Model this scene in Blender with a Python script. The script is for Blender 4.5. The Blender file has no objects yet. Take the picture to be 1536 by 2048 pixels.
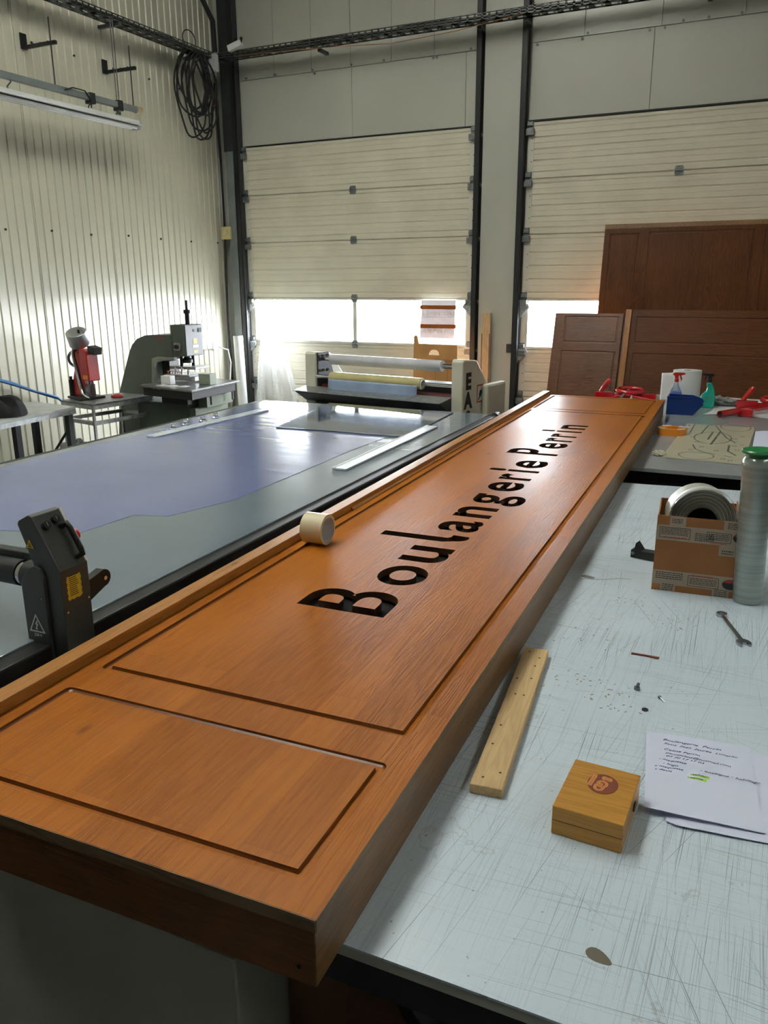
import bpy, bmesh, math, random
from mathutils import Vector, Matrix, Euler
random.seed(7)
R = math.radians
scene = bpy.context.scene
col = scene.collection

# ------------------------------------------------------------------ camera
cam_d = bpy.data.cameras.new('camera'); cam = bpy.data.objects.new('camera', cam_d); col.objects.link(cam)
cam_d.sensor_fit = 'HORIZONTAL'; cam_d.sensor_width = 36.0
cam_d.lens = 36.0 * 1607.4 / 1536.0
cam_d.clip_start = 0.02; cam_d.clip_end = 200
PITCH, YAW, ROLL = R(15.945), R(25.686), R(-0.3325)
_f = Vector((0, math.cos(PITCH), -math.sin(PITCH))); _u = Vector((0, math.sin(PITCH), math.cos(PITCH))); _r = Vector((1, 0, 0))
_r, _u = _r*math.cos(ROLL) + _u*math.sin(ROLL), _u*math.cos(ROLL) - _r*math.sin(ROLL)
_Z = Matrix.Rotation(YAW, 3, 'Z')
_r, _u, _f = _Z @ _r, _Z @ _u, _Z @ _f
cam.matrix_world = Matrix(((_r.x, _u.x, -_f.x, 0), (_r.y, _u.y, -_f.y, 0), (_r.z, _u.z, -_f.z, 1.77), (0, 0, 0, 1)))
scene.camera = cam

# ------------------------------------------------------------------ sky, daylight, exposure
W = bpy.data.worlds.new('world'); scene.world = W; W.use_nodes = True
wn = W.node_tree; wn.nodes.clear()
wo = wn.nodes.new('ShaderNodeOutputWorld'); wb = wn.nodes.new('ShaderNodeBackground')
wt = wn.nodes.new('ShaderNodeTexCoord'); ws = wn.nodes.new('ShaderNodeSeparateXYZ'); wr = wn.nodes.new('ShaderNodeValToRGB')
wn.links.new(wt.outputs['Generated'], ws.inputs[0]); wn.links.new(ws.outputs['Z'], wr.inputs[0])
wr.color_ramp.elements[0].position = 0.0; wr.color_ramp.elements[0].color = (0.88, 0.94, 1.0, 1)
wr.color_ramp.elements[1].position = 1.0; wr.color_ramp.elements[1].color = (0.82, 0.91, 1.0, 1)
wn.links.new(wr.outputs[0], wb.inputs[0]); wb.inputs[1].default_value = 85.0
wn.links.new(wb.outputs[0], wo.inputs[0])
scene.view_settings.view_transform = 'Standard'; scene.view_settings.look = 'None'
scene.view_settings.gamma = 1.0; scene.view_settings.use_curve_mapping = False
scene.view_settings.exposure = 0.42
def portal(name, loc, rot, sx, sy):
    d = bpy.data.lights.new(name, 'AREA'); d.shape = 'RECTANGLE'; d.size = sx; d.size_y = sy
    d.cycles.is_portal = True
    o = bpy.data.objects.new(name, d); col.objects.link(o); o.location = loc; o.rotation_euler = rot
portal('window_portal', (-4.6, 8.93, 1.33), (R(-90), 0, 0), 3.0, 0.56)
portal('window_portal', (-1.0, 8.93, 1.33), (R(-90), 0, 0), 3.0, 0.56)
SKYL = [(-3.9, -2.4, -1.0, 6.0), (4.6, 5.6, -1.0, 5.0)]   # rooflights x0,x1,y0,y1
for (a, b, c_, d_) in SKYL:
    portal('rooflight_portal', ((a+b)/2, (c_+d_)/2, 6.35), (0, 0, 0), b-a, d_-c_)

# ------------------------------------------------------------------ node helpers
def newmat(name):
    m = bpy.data.materials.new(name); m.use_nodes = True
    nt = m.node_tree; b = nt.nodes['Principled BSDF']
    return m, nt, b
def N(nt, t, **kw):
    n = nt.nodes.new(t)
    for k, v in kw.items(): setattr(n, k, v)
    return n
def ramp(nt, fac, stops, interp='LINEAR'):
    r = nt.nodes.new('ShaderNodeValToRGB'); r.color_ramp.interpolation = interp
    el = r.color_ramp.elements
    while len(el) < len(stops): el.new(0.5)
    for e, (p, c) in zip(el, stops):
        e.position = p; e.color = (c[0], c[1], c[2], 1) if not isinstance(c, (int, float)) else (c, c, c, 1)
    nt.links.new(fac, r.inputs[0]); return r.outputs[0]
def coords(nt, scale=(1,1,1), rot=(0,0,0), loc=(0,0,0), kind='Object'):
    tc = nt.nodes.new('ShaderNodeTexCoord'); mp = nt.nodes.new('ShaderNodeMapping')
    mp.inputs['Scale'].default_value = scale; mp.inputs['Rotation'].default_value = rot; mp.inputs['Location'].default_value = loc
    nt.links.new(tc.outputs[kind], mp.inputs[0]); return mp.outputs[0]
def noise(nt, vec, scale, detail=3, rough=.5, dist=0.):
    n = nt.nodes.new('ShaderNodeTexNoise'); n.inputs['Scale'].default_value = scale
    n.inputs['Detail'].default_value = detail; n.inputs['Roughness'].default_value = rough; n.inputs['Distortion'].default_value = dist
    if vec is not None: nt.links.new(vec, n.inputs['Vector'])
    return n.outputs['Fac']
def mixc(nt, fac, a, b, mode='MIX'):
    n = nt.nodes.new('ShaderNodeMix'); n.data_type = 'RGBA'; n.blend_type = mode
    for sock, v in ((n.inputs[0], fac), (n.inputs[6], a), (n.inputs[7], b)):
        if isinstance(v, (int, float)): sock.default_value = v
        elif isinstance(v, tuple): sock.default_value = (v[0], v[1], v[2], 1)
        else: nt.links.new(v, sock)
    return n.outputs[2]
def mth(nt, op, a, b=None, clamp=False):
    n = nt.nodes.new('ShaderNodeMath'); n.operation = op; n.use_clamp = clamp
    for sock, v in ((n.inputs[0], a), (n.inputs[1], b)):
        if v is None: continue
        if isinstance(v, (int, float)): sock.default_value = v
        else: nt.links.new(v, sock)
    return n.outputs[0]
def bump(nt, b, h, strength=.2, dist=.01):
    n = nt.nodes.new('ShaderNodeBump'); n.inputs['Strength'].default_value = strength; n.inputs['Distance'].default_value = dist
    nt.links.new(h, n.inputs['Height']); nt.links.new(n.outputs[0], b.inputs['Normal']); nt.links.new(n.outputs[0], b.inputs['Coat Normal'])
MC = {}
def mat(name, c, rough=.5, metal=0., var=.12, vs=6., bmp=0., bs=60., spec=.5, coat=0., alpha=1., emit=0.):
    """plain surface with slight procedural variation of tone"""
    if name in MC: return MC[name]
    m, nt, b = newmat(name)
    v = coords(nt)
    f = noise(nt, v, vs, 4)
    lo = tuple(x*(1-var) for x in c); hi = tuple(min(1, x*(1+var)) for x in c)
    cc = ramp(nt, f, [(.3, lo), (.7, hi)])
    nt.links.new(cc, b.inputs['Base Color'])
    b.inputs['Roughness'].default_value = rough; b.inputs['Metallic'].default_value = metal
    b.inputs['Specular IOR Level'].default_value = spec; b.inputs['Coat Weight'].default_value = coat
    b.inputs['Alpha'].default_value = alpha
    if bmp: bump(nt, b, noise(nt, v, bs, 4), bmp, .003)
    MC[name] = m; return m

def wood(name, dark, mid, light, axis='Y', stave=.088, length=1.3, rough=.38, bmpst=.35, knots=True, var=1., coat=.15, seed=0., staves=True, wav=1., spec=.4, fw=.45, rw=.55, kt=.72):
    m, nt, b = newmat(name)
    rot = {'Y': (0, 0, R(90)), 'X': (0, 0, 0), 'Z': (0, R(90), 0)}[axis]
    v = coords(nt, rot=rot, loc=(seed, seed*.37, seed*.1))       # grain runs along local X of this vector
    # staves
    if staves:
        bk = N(nt, 'ShaderNodeTexBrick'); nt.links.new(v, bk.inputs['Vector'])
        bk.offset = .37; bk.inputs['Scale'].default_value = 1.0; bk.inputs['Mortar Size'].default_value = 0.0007
        bk.inputs['Mortar Smooth'].default_value = 0.; bk.inputs['Bias'].default_value = 0.
        bk.inputs['Brick Width'].default_value = length; bk.inputs['Row Height'].default_value = stave
        bk.inputs['Color1'].default_value = (0, 0, 0, 1); bk.inputs['Color2'].default_value = (1, 1, 1, 1); bk.inputs['Mortar'].default_value = (.5, .5, .5, 1)
        tone = bk.outputs['Color']; seam = bk.outputs['Fac']
        off = N(nt, 'ShaderNodeVectorMath', operation='SCALE'); off.inputs[3].default_value = 7.; nt.links.new(tone, off.inputs[0])
        ad = N(nt, 'ShaderNodeVectorMath', operation='ADD'); nt.links.new(v, ad.inputs[0]); nt.links.new(off.outputs[0], ad.inputs[1])
        vv = ad.outputs[0]
    else: vv = v; tone = None
    mp = N(nt, 'ShaderNodeMapping'); mp.inputs['Scale'].default_value = (1.1, 14, 14); nt.links.new(vv, mp.inputs[0])
    big = noise(nt, mp.outputs[0], 1.6, 3, .55, .4*wav)
    mp2 = N(nt, 'ShaderNodeMapping'); mp2.inputs['Scale'].default_value = (5, 240, 240); nt.links.new(vv, mp2.inputs[0])
    fine = noise(nt, mp2.outputs[0], 1.0, 3, .6)
    rings = mth(nt, 'FRACT', mth(nt, 'MULTIPLY', big, 9.))
    rings = mth(nt, 'ABSOLUTE', mth(nt, 'SUBTRACT', rings, .5))
    patch = noise(nt, v, 2.2, 2)
    f = mth(nt, 'ADD', mth(nt, 'MULTIPLY', rings, rw), (1.-rw-fw)*.5)
    f = mth(nt, 'ADD', f, mth(nt, 'MULTIPLY', fine, fw))
    f = mth(nt, 'ADD', f, mth(nt, 'MULTIPLY', mth(nt, 'SUBTRACT', patch, .5), .5))
    if tone is not None:
        tv = N(nt, 'ShaderNodeSeparateColor'); nt.links.new(tone, tv.inputs[0])
        f = mth(nt, 'ADD', f, mth(nt, 'MULTIPLY', mth(nt, 'SUBTRACT', tv.outputs[0], .5), .42*var))
    cc = ramp(nt, f, [(-.0+.02, dark), (.45, mid), (1.0, light)])
    if knots:
        mk = N(nt, 'ShaderNodeMapping'); mk.inputs['Scale'].default_value = (3.2, 7.5, 7.5); nt.links.new(v, mk.inputs[0])
        vo = N(nt, 'ShaderNodeTexVoronoi'); vo.inputs['Scale'].default_value = 1.; nt.links.new(mk.outputs[0], vo.inputs['Vector'])
        d = mth(nt, 'ADD', vo.outputs['Distance'], mth(nt, 'MULTIPLY', fine, .03))
        k = ramp(nt, d, [(.03, 1.), (.10, 0.)])
        sel = N(nt, 'ShaderNodeSeparateColor'); nt.links.new(vo.outputs['Color'], sel.inputs[0])
        k = mth(nt, 'MULTIPLY', k, mth(nt, 'GREATER_THAN', sel.outputs[0], kt))
        cc = mixc(nt, mth(nt, 'MULTIPLY', k, .75), cc, tuple(x*.28 for x in dark))
    if tone is not None:
        cc = mixc(nt, mth(nt, 'MULTIPLY', seam, .35), cc, tuple(x*.5 for x in dark))
    nt.links.new(cc, b.inputs['Base Color'])
    b.inputs['Roughness'].default_value = rough; b.inputs['Specular IOR Level'].default_value = spec; b.inputs['Coat Weight'].default_value = coat; b.inputs['Coat Roughness'].default_value = .25
    h = mth(nt, 'ADD', mth(nt, 'MULTIPLY', rings, .8), mth(nt, 'MULTIPLY', fine, .7))
    bump(nt, b, h, bmpst, .0015)
    nt.links.new(mth(nt, 'ADD', mth(nt, 'MULTIPLY', f, .22), rough-.1), b.inputs['Roughness'])
    return m

STAIN = dict(dark=(.235, .064, .004), mid=(.40, .120, .008), light=(.49, .170, .014), var=.6, coat=.0, spec=.20, bmpst=.45, rough=.42, fw=.30, rw=.42, kt=.58)
m_sign = wood('stained_pine', **STAIN)
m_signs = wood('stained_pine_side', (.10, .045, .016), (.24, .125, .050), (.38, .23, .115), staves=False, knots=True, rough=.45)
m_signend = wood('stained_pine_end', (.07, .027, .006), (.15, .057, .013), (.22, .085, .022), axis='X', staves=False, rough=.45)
m_edge = wood('board_edge_grain', (.12, .075, .04), (.26, .17, .09), (.40, .28, .17), axis='X', stave=.03, length=.05, rough=.6, knots=False)
m_rail = wood('stained_rail', (.26, .10, .022), (.44, .19, .045), (.55, .27, .08), staves=False, rough=.4)
m_panel = wood('dark_stained_pine', (.065, .018, .004), (.13, .038, .008), (.18, .058, .013), axis='X', length=2.2, rough=.42, seed=3.3, var=.6, spec=.25, coat=0)
m_panelv = wood('dark_stained_pine_upright', (.065, .018, .004), (.135, .040, .008), (.19, .062, .013), axis='Z', stave=.1, length=2.2, rough=.42, seed=5.1, var=.7, spec=.25, coat=0)
m_pine = wood('raw_pine', (.46, .30, .14), (.62, .43, .22), (.70, .52, .30), staves=False, rough=.6, coat=0, bmpst=.25)

# ------------------------------------------------------------------ mesh builder
def addobj(name, me, m=None, parent=None, smooth=None):
    o = bpy.data.objects.new(name, me); col.objects.link(o)
    if m: me.materials.append(m)
    if parent: o.parent = parent
    if smooth is not None:
        me.shade_smooth(); me.set_sharp_from_angle(angle=R(smooth))
    return o
class MB:
    def __init__(s): s.bm = bmesh.new()
    def _mv(s, vs, M):
        if M is not None:
            for v in vs: v.co = M @ v.co
    def box(s, x0, x1, y0, y1, z0, z1, M=None):
        if x0 > x1: x0, x1 = x1, x0
        if y0 > y1: y0, y1 = y1, y0
        if z0 > z1: z0, z1 = z1, z0
        vs = [s.bm.verts.new((x, y, z)) for x in (x0, x1) for y in (y0, y1) for z in (z0, z1)]
        for f in ((0,1,3,2), (4,6,7,5), (0,4,5,1), (2,3,7,6), (0,2,6,4), (1,5,7,3)): s.bm.faces.new([vs[i] for i in f])
        s._mv(vs, M); return s
    def ring_surf(s, rings, closed=True, caps=(True, True)):
        R_ = [[s.bm.verts.new(p) for p in r] for r in rings]
        n = len(R_[0])
        for a, b in zip(R_, R_[1:]):
            for i in range(n if closed else n-1):
                s.bm.faces.new((a[i], a[(i+1) % n], b[(i+1) % n], b[i]))
        if closed and caps[0]: s.bm.faces.new(list(reversed(R_[0])))
        if closed and caps[1]: s.bm.faces.new(R_[-1])
        return s
    def cyl(s, p0, p1, r, seg=16, r2=None, caps=(True, True)):
        p0, p1 = Vector(p0), Vector(p1); d = (p1-p0).normalized(); r2 = r if r2 is None else r2
        a = d.orthogonal().normalized(); b = d.cross(a)
        f = lambda c, q: [c + (a*math.cos(2*math.pi*i/seg) + b*math.sin(2*math.pi*i/seg))*q for i in range(seg)]
        return s.ring_surf([f(p0, r), f(p1, r2)], caps=caps)
    def pipe(s, p0, p1, ro, ri, seg=32):
        p0, p1 = Vector(p0), Vector(p1); d = (p1-p0).normalized()
        a = d.orthogonal().normalized(); b = d.cross(a)
        f = lambda c, q: [c + (a*math.cos(2*math.pi*i/seg) + b*math.sin(2*math.pi*i/seg))*q for i in range(seg)]
        rs = [f(p0, ri), f(p0, ro), f(p1, ro), f(p1, ri), f(p0, ri)]
        return s.ring_surf(rs, caps=(False, False))
    def tube(s, pts, r, seg=8, closed=False):
        pts = [Vector(p) for p in pts]; n = len(pts); rings = []; prev = None
        for i, p in enumerate(pts):
            d = (pts[(i+1) % n] - pts[i-1]) if closed else (pts[min(i+1, n-1)] - pts[max(i-1, 0)])
            d.normalize()
            if prev is None: a = d.orthogonal().normalized()
            else:
                a = prev - d*prev.dot(d)
                a = a.normalized() if a.length > 1e-6 else d.orthogonal().normalized()
            prev = a; b = d.cross(a)
            rr = r[i] if isinstance(r, (list, tuple)) else r
            rings.append([p + (a*math.cos(2*math.pi*k/seg) + b*math.sin(2*math.pi*k/seg))*rr for k in range(seg)])
        if closed: rings.append(rings[0])
        return s.ring_surf(rings, caps=(not closed, not closed))
    def prism(s, poly, axis, a0, a1, M=None):
        """poly: 2D points; axis 'X': (y,z) 'Y': (x,z) 'Z': (x,y)"""
        mk = {'X': lambda p, a: (a, p[0], p[1]), 'Y': lambda p, a: (p[0], a, p[1]), 'Z': lambda p, a: (p[0], p[1], a)}[axis]
        A = [s.bm.verts.new(mk(p, a0)) for p in poly]; B = [s.bm.verts.new(mk(p, a1)) for p in poly]; n = len(poly)
        for i in range(n): s.bm.faces.new((A[i], A[(i+1) % n], B[(i+1) % n], B[i]))
        s.bm.faces.new(list(reversed(A))); s.bm.faces.new(B)
        s._mv(A+B, M); return s
    def strip(s, prof, axis, a0, a1):
        """open profile swept: thin surface"""
        mk = {'X': lambda p, a: (a, p[0], p[1]), 'Y': lambda p, a: (p[0], a, p[1]), 'Z': lambda p, a: (p[0], p[1], a)}[axis]
        A = [s.bm.verts.new(mk(p, a0)) for p in prof]; B = [s.bm.verts.new(mk(p, a1)) for p in prof]
        for i in range(len(prof)-1): s.bm.faces.new((A[i], A[i+1], B[i+1], B[i]))
        return s
    def lathe(s, prof, c=(0,0,0), seg=24, sx=1., sy=1.):
        rings = [[(c[0]+r*sx*math.cos(2*math.pi*i/seg), c[1]+r*sy*math.sin(2*math.pi*i/seg), c[2]+z) for i in range(seg)] for r, z in prof]
        return s.ring_surf(rings)
    def grid(s, fn, nu, nv):
        V = [[s.bm.verts.new(fn(i/nu, j/nv)) for j in range(nv+1)] for i in range(nu+1)]
        for i in range(nu):
            for j in range(nv): s.bm.faces.new((V[i][j], V[i+1][j], V[i+1][j+1], V[i][j+1]))
        return s
    def poly(s, pts): s.bm.faces.new([s.bm.verts.new(p) for p in pts]); return s
    def xf(s, M):
        for v in s.bm.verts: v.co = M @ v.co
        return s
    def build(s, name, m, parent=None, smooth=None, bevel=0., solid=0., seg=2):
        bmesh.ops.recalc_face_normals(s.bm, faces=s.bm.faces)
        me = bpy.data.meshes.new(name); s.bm.to_mesh(me); s.bm.free()
        o = addobj(name, me, m, parent, smooth)
        if solid:
            md = o.modifiers.new('solid', 'SOLIDIFY'); md.thickness = solid; md.offset = 0
        if bevel:
            md = o.modifiers.new('bevel', 'BEVEL'); md.width = bevel; md.segments = seg; md.limit_method = 'ANGLE'; md.angle_limit = R(40)
        return o
def thing(name, label, cat, loc=(0,0,0), rz=0., group=None):
    o = bpy.data.objects.new(name, None); col.objects.link(o); o.empty_display_size = .1
    o.location = loc; o.rotation_euler = (0, 0, rz); o['label'] = label; o['category'] = cat
    if group: o['group'] = group
    return o
def tag(o, label, cat, group=None):
    o['label'] = label; o['category'] = cat
    if group: o['group'] = group
    return o
def struct(o): o['kind'] = 'structure'; return o
def copy_tree(o, parent=None):
    c = o.copy(); col.objects.link(c); c.parent = parent
    for ch in list(o.children): copy_tree(ch, c)
    return c

# text outlines -> polygons
_tc = {}
def text_mesh(body, size=1., shear=0., extrude=0., align='LEFT', offset=0.):
    c = bpy.data.curves.new('t', 'FONT'); c.body = body; c.size = size; c.shear = shear; c.extrude = extrude; c.align_x = align; c.offset = offset
    c.resolution_u = 3
    o = bpy.data.objects.new('t', c); col.objects.link(o)
    bpy.context.view_layer.update()
    me = bpy.data.meshes.new_from_object(o.evaluated_get(bpy.context.evaluated_depsgraph_get()))
    bpy.data.objects.remove(o); bpy.data.curves.remove(c)
    return me
def text(name, body, m, parent, M, size=.02, shear=0., extrude=.0002, align='LEFT', offset=0.):
    me = text_mesh(body, size, shear, extrude, align, offset); me.transform(M)
    return addobj(name, me, m, parent)
def glyph(ch):
    """outline loops of one glyph of the built-in font, as point lists"""
    c = bpy.data.curves.new('g', 'FONT'); c.body = ch; c.size = 1.
    o = bpy.data.objects.new('g', c); col.objects.link(o)
    bpy.context.view_layer.update()
    for x in bpy.context.selected_objects: x.select_set(False)
    o.select_set(True); bpy.context.view_layer.objects.active = o
    bpy.ops.object.convert(target='CURVE')
    o = bpy.context.view_layer.objects.active
    loops = []
    from mathutils.geometry import interpolate_bezier
    for sp in o.data.splines:
        P = []
        if sp.type == 'BEZIER':
            bp = sp.bezier_points; n = len(bp)
            for i in range(n):
                a, b = bp[i], bp[(i+1) % n]
                seg = interpolate_bezier(a.co, a.handle_right, b.handle_left, b.co, 7)
                ln = (a.co-b.co).length
                straight = (a.handle_right-a.co).cross(b.co-a.co).length < 1e-4*ln and (b.handle_left-b.co).cross(b.co-a.co).length < 1e-4*ln
                P += [seg[0]] if straight else list(seg[:-1])
        else: P = [p.co.to_3d() for p in sp.points]
        loops.append([(p.x, p.y) for p in P])
    bpy.data.objects.remove(o)
    return loops

# ------------------------------------------------------------------ materials of the hall
m_sheet = mat('wall_sheet_white', (.58, .555, .44), .30, var=.06, vs=1.2, bmp=.05, bs=3, spec=1.0)
m_panelw = mat('sandwich_panel_grey', (.47, .465, .41), .42, var=.05, vs=1.0)
m_flash = mat('flashing_sheet_grey', (.46, .455, .40), .28, var=.05, vs=1.0, bmp=.25, bs=1.6)
m_door = mat('door_panel_cream', (.66, .61, .49), .45, var=.07, vs=2.5, bmp=.05, bs=140)
m_doorcap = mat('door_end_cap', (.64, .61, .52), .4, var=.04)
m_black = mat('black_steel', (.012, .013, .014), .45, var=.2)
m_darkst = mat('dark_painted_steel', (.022, .024, .026), .5, var=.25)
m_greyst = mat('grey_painted_steel', (.16, .18, .18), .5, var=.15)
m_galv = mat('galvanised_steel', (.42, .44, .45), .38, .85, var=.25, vs=25)
m_galvd = mat('dull_zinc', (.20, .21, .21), .5, .6, var=.3, vs=25)
m_chrome = mat('chrome', (.75, .76, .77), .12, 1., var=.03)
m_rubber = mat('black_rubber', (.010, .010, .010), .65, var=.2)
m_white = mat('white_paint', (.74, .75, .74), .4, var=.03)
m_concrete = mat('concrete_floor', (.055, .057, .054), .6, var=.25, vs=2.5, bmp=.1)
m_ceil = mat('ceiling_grey', (.38, .39, .38), .7, var=.05)
m_ground = mat('outside_ground', (.42, .42, .40), .9, var=.1)
def pane_mat(name, tint=(1,1,1), haze=.0, gl=.08, rough=.05, keep=1., through=None):
    m, nt, b = newmat(name)
    out = [n for n in nt.nodes if n.type == 'OUTPUT_MATERIAL'][0]; nt.nodes.remove(b)
    tr = N(nt, 'ShaderNodeBsdfTransparent'); tr.inputs[0].default_value = (*[t*keep for t in tint], 1)
    g = N(nt, 'ShaderNodeBsdfGlossy'); g.inputs['Roughness'].default_value = rough
    tl = N(nt, 'ShaderNodeBsdfTranslucent'); tl.inputs[0].default_value = (*(through or tint), 1)
    df = N(nt, 'ShaderNodeBsdfDiffuse'); df.inputs[0].default_value = (*tint, 1)
    a1 = N(nt, 'ShaderNodeMixShader'); a1.inputs[0].default_value = haze
    a0 = N(nt, 'ShaderNodeMixShader'); a0.inputs[0].default_value = .5
    nt.links.new(tl.outputs[0], a0.inputs[1]); nt.links.new(df.outputs[0], a0.inputs[2])
    nt.links.new(tr.outputs[0], a1.inputs[1]); nt.links.new(a0.outputs[0], a1.inputs[2])
    a2 = N(nt, 'ShaderNodeMixShader')
    lw = N(nt, 'ShaderNodeLayerWeight'); lw.inputs[0].default_value = .5
    f = mth(nt, 'ADD', mth(nt, 'MULTIPLY', lw.outputs['Fresnel'], gl*3), gl*.4, True)
    nt.links.new(f, a2.inputs[0]); nt.links.new(a1.outputs[0], a2.inputs[1]); nt.links.new(g.outputs[0], a2.inputs[2])
    nt.links.new(a2.outputs[0], out.inputs[0]); return m
m_pane = pane_mat('acrylic_pane')
m_roofl = pane_mat('rooflight_sheet', (1., .965, .88), haze=.36, keep=.235, gl=.05)
m_film = pane_mat('clear_film', (.97, .98, 1.), haze=.30, gl=.25, rough=.12)

YW, XL = 8.8, -6.44
# floor, ceiling, shell
struct(MB().box(-6.6, 8.2, -8, 8.86, -.1, 0).build('floor', m_concrete))
cb = MB()
xs = sorted({-6.6, 8.2} | {q for s in SKYL for q in s[:2]}); ys = sorted({-8, 8.95} | {q for s in SKYL for q in s[2:]})
for xa, xb in zip(xs, xs[1:]):
    for ya, yb in zip(ys, ys[1:]):
        if not any(s[0] <= xa and xb <= s[1] and s[2] <= ya and yb <= s[3] for s in SKYL): cb.box(xa, xb, ya, yb, 6.2, 6.3)
ceil = struct(cb.build('ceiling', m_ceil))
for (a, b, c_, d_) in SKYL:
    MB().box(a, b, c_, d_, 6.22, 6.224).build('rooflight_panel', m_roofl, ceil)
struct(MB().box(8.1, 8.2, -8, 8.86, 0, 6.2).build('wall_right', m_panelw))
struct(MB().box(-6.6, 8.2, -8.1, -8, 0, 6.2).build('wall_front', m_panelw))
tag(MB().box(-40, 40, 8.96, 60, -.16, -.06).build('outside_ground', m_ground), 'pale ground of the yard outside the loading doors', 'ground')['kind'] = 'structure'

# left wall of ribbed steel sheets, one sheet per metre
wl = struct(MB().box(-6.6, XL-.03, -8, 8.95, 0, 6.2).build('wall_left', m_sheet))
def rib_profile(y0):
    P = []
    for k in range(10):
        y = y0 + .004 + k*.0992
        P += [(XL, y), (XL, y+.070), (XL-.006, y+.074), (XL-.006, y+.082), (XL, y+.086), (XL+.004, y+.090), (XL, y+.094)]
    P.append((XL, y0+.996)); return P
sheet0 = None
for k in range(9):
    y0 = .84 + k
    if sheet0 is None:
        P = rib_profile(0.)
        b = MB(); b.strip(P, 'Z', 0, 6.2); b.strip([(XL, .004), (XL-.02, .002)], 'Z', 0, 6.2); b.strip([(XL-.02, .998), (XL, .996)], 'Z', 0, 6.2)
        sheet0 = b.build('ribbed_sheet', m_sheet, wl); sheet0.location.y = y0
    else:
        c = sheet0.copy(); col.objects.link(c); c.parent = wl; c.location.y = y0
        if y0+1 > YW: c.scale.y = 1.0
rv0 = None
for z in (2.26, 3.89, 5.2):
    for y in [2.9+.52*i for i in range(12)]:
        if rv0 is None:
            rv0 = MB().cyl((XL, 0, 0), (XL+.012, 0, 0), .011, 8).build('screw_head', m_darkst, wl); o = rv0
        else: o = rv0.copy(); col.objects.link(o); o.parent = wl
        o.location = (0, y+random.uniform(-.02, .02), z+random.uniform(-.01, .01))

# back wall: panels around the two doors
D1 = (-6.10, -3.12); D2 = (-2.55, .45); DT = 3.345; ZJ = 4.07
wb_ = MB()
wb_.box(-6.6, D1[0], YW+.02, YW+.12, 0, 6.2); wb_.box(D1[1], D2[0], YW+.02, YW+.12, 0, 6.2); wb_.box(D2[1], 8.2, YW+.02, YW+.12, 0, 6.2)
wb_.box(D1[0], D1[1], YW+.02, YW+.12, DT, 6.2); wb_.box(D2[0], D2[1], YW+.02, YW+.12, DT, 6.2)
wbk = struct(wb_.build('wall_back', m_panelw))
def wallpanel(x0, x1, z0, z1, m=m_panelw, name='wall_panel', y=YW, t=.02):
    return MB().box(x0+.0025, x1-.0025, y, y+t, z0+.0025, z1-.0025).build(name, m, wbk)
def seams(a, b, step, first): 
    xs = [a] + [first+i*step for i in range(30) if a < first+i*step < b] + [b]; return list(zip(xs, xs[1:]))
for xa, xb in seams(D1[0], D1[1], .5, -5.61): wallpanel(xa, xb, ZJ, 6.2, m_flash, 'flashing_sheet', YW-.006, .026)
for xa, xb in seams(D1[0], D1[1], 1.35, -4.6): wallpanel(xa, xb, DT-.1, ZJ)
for xa, xb in seams(D2[0], 3.2, .72, -2.03): wallpanel(xa, xb, ZJ, 6.2, m_flash, 'flashing_sheet', YW-.006, .026)
for xa, xb in seams(D2[0], 3.2, 1.15, -1.37): wallpanel(xa, xb, DT-.1 if xb < D2[1]+.3 else 0, ZJ)
for za, zb in ((0, 1.38), (1.38, 1.63), (1.63, 2.4), (2.4, 3.73), (3.73, 4.9), (4.9, 6.2)):
    wallpanel(D1[1]+.09, D2[0]-.06, za, zb)
wallpanel(D2[1], 3.2, 0, DT-.1)
# fixings along the joint over the doors
fx0 = None
for x in [-6.0, -5.61, -5.59, -5.1, -5.07, -4.6, -4.2, -3.62, -3.58, -3.2, -2.5, -2.05, -2.0, -1.42, -1.28, -1.12, -.9, -.62, -.1, .3]:
    if fx0 is None: fx0 = MB().cyl((0, YW-.018, 0), (0, YW-.004, 0), .012, 8).build('screw_head', m_galvd, wbk); o = fx0
    else: o = fx0.copy(); col.objects.link(o); o.parent = wbk
    o.location = (x, 0, ZJ+.02*random.choice((-1, 1)))

# doors -----------------------------------------------------------------
SEC = [3.345, 2.795, 2.248, 1.590, 1.053, .53, .0]
def section_profile(z0, z1):
    """(y,z) face profile of a ribbed section"""
    P = [(YW-.0, z0+.003), (YW-.012, z0+.010), (YW-.012, z0+.055)]
    n = 4; h = (z1-z0-.11)/n
    for i in range(n):
        za = z0+.055+i*h
        P += [(YW-.012, za), (YW-.004, za+.006), (YW-.004, za+.012), (YW-.012, za+.020), (YW-.012, za+h*.62), (YW-.015, za+h*.64), (YW-.015, za+h*.67), (YW-.012, za+h*.69)]
    P += [(YW-.012, z1-.055), (YW-.004, z1-.050), (YW-.004, z1-.044), (YW-.012, z1-.036), (YW-.012, z1-.010), (YW-.0, z1-.003)]
    Q = [P[0]]
    for p in P[1:]:
        if (p[0]-Q[-1][0])**2 + (p[1]-Q[-1][1])**2 > 1e-8: Q.append(p)
    return Q
def make_hinge(parent, x, z):
    b = MB(); y = YW-.014
    b.box(x-.035, x+.035, y-.004, y, z+.006, z+.045); b.box(x-.035, x+.035, y-.004, y, z-.045, z-.006)
    b.cyl((x-.04, y-.008, z), (x+.04, y-.008, z), .009, 10)
    for s in (-1, 1):
        b.box(x-.042, x-.03, y-.010, y-.004, z+s*.02-.006, z+s*.02+.006); b.box(x+.03, x+.042, y-.010, y-.004, z+s*.02-.006, z+s*.02+.006)
    return b.build('hinge', m_galvd, parent)
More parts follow.
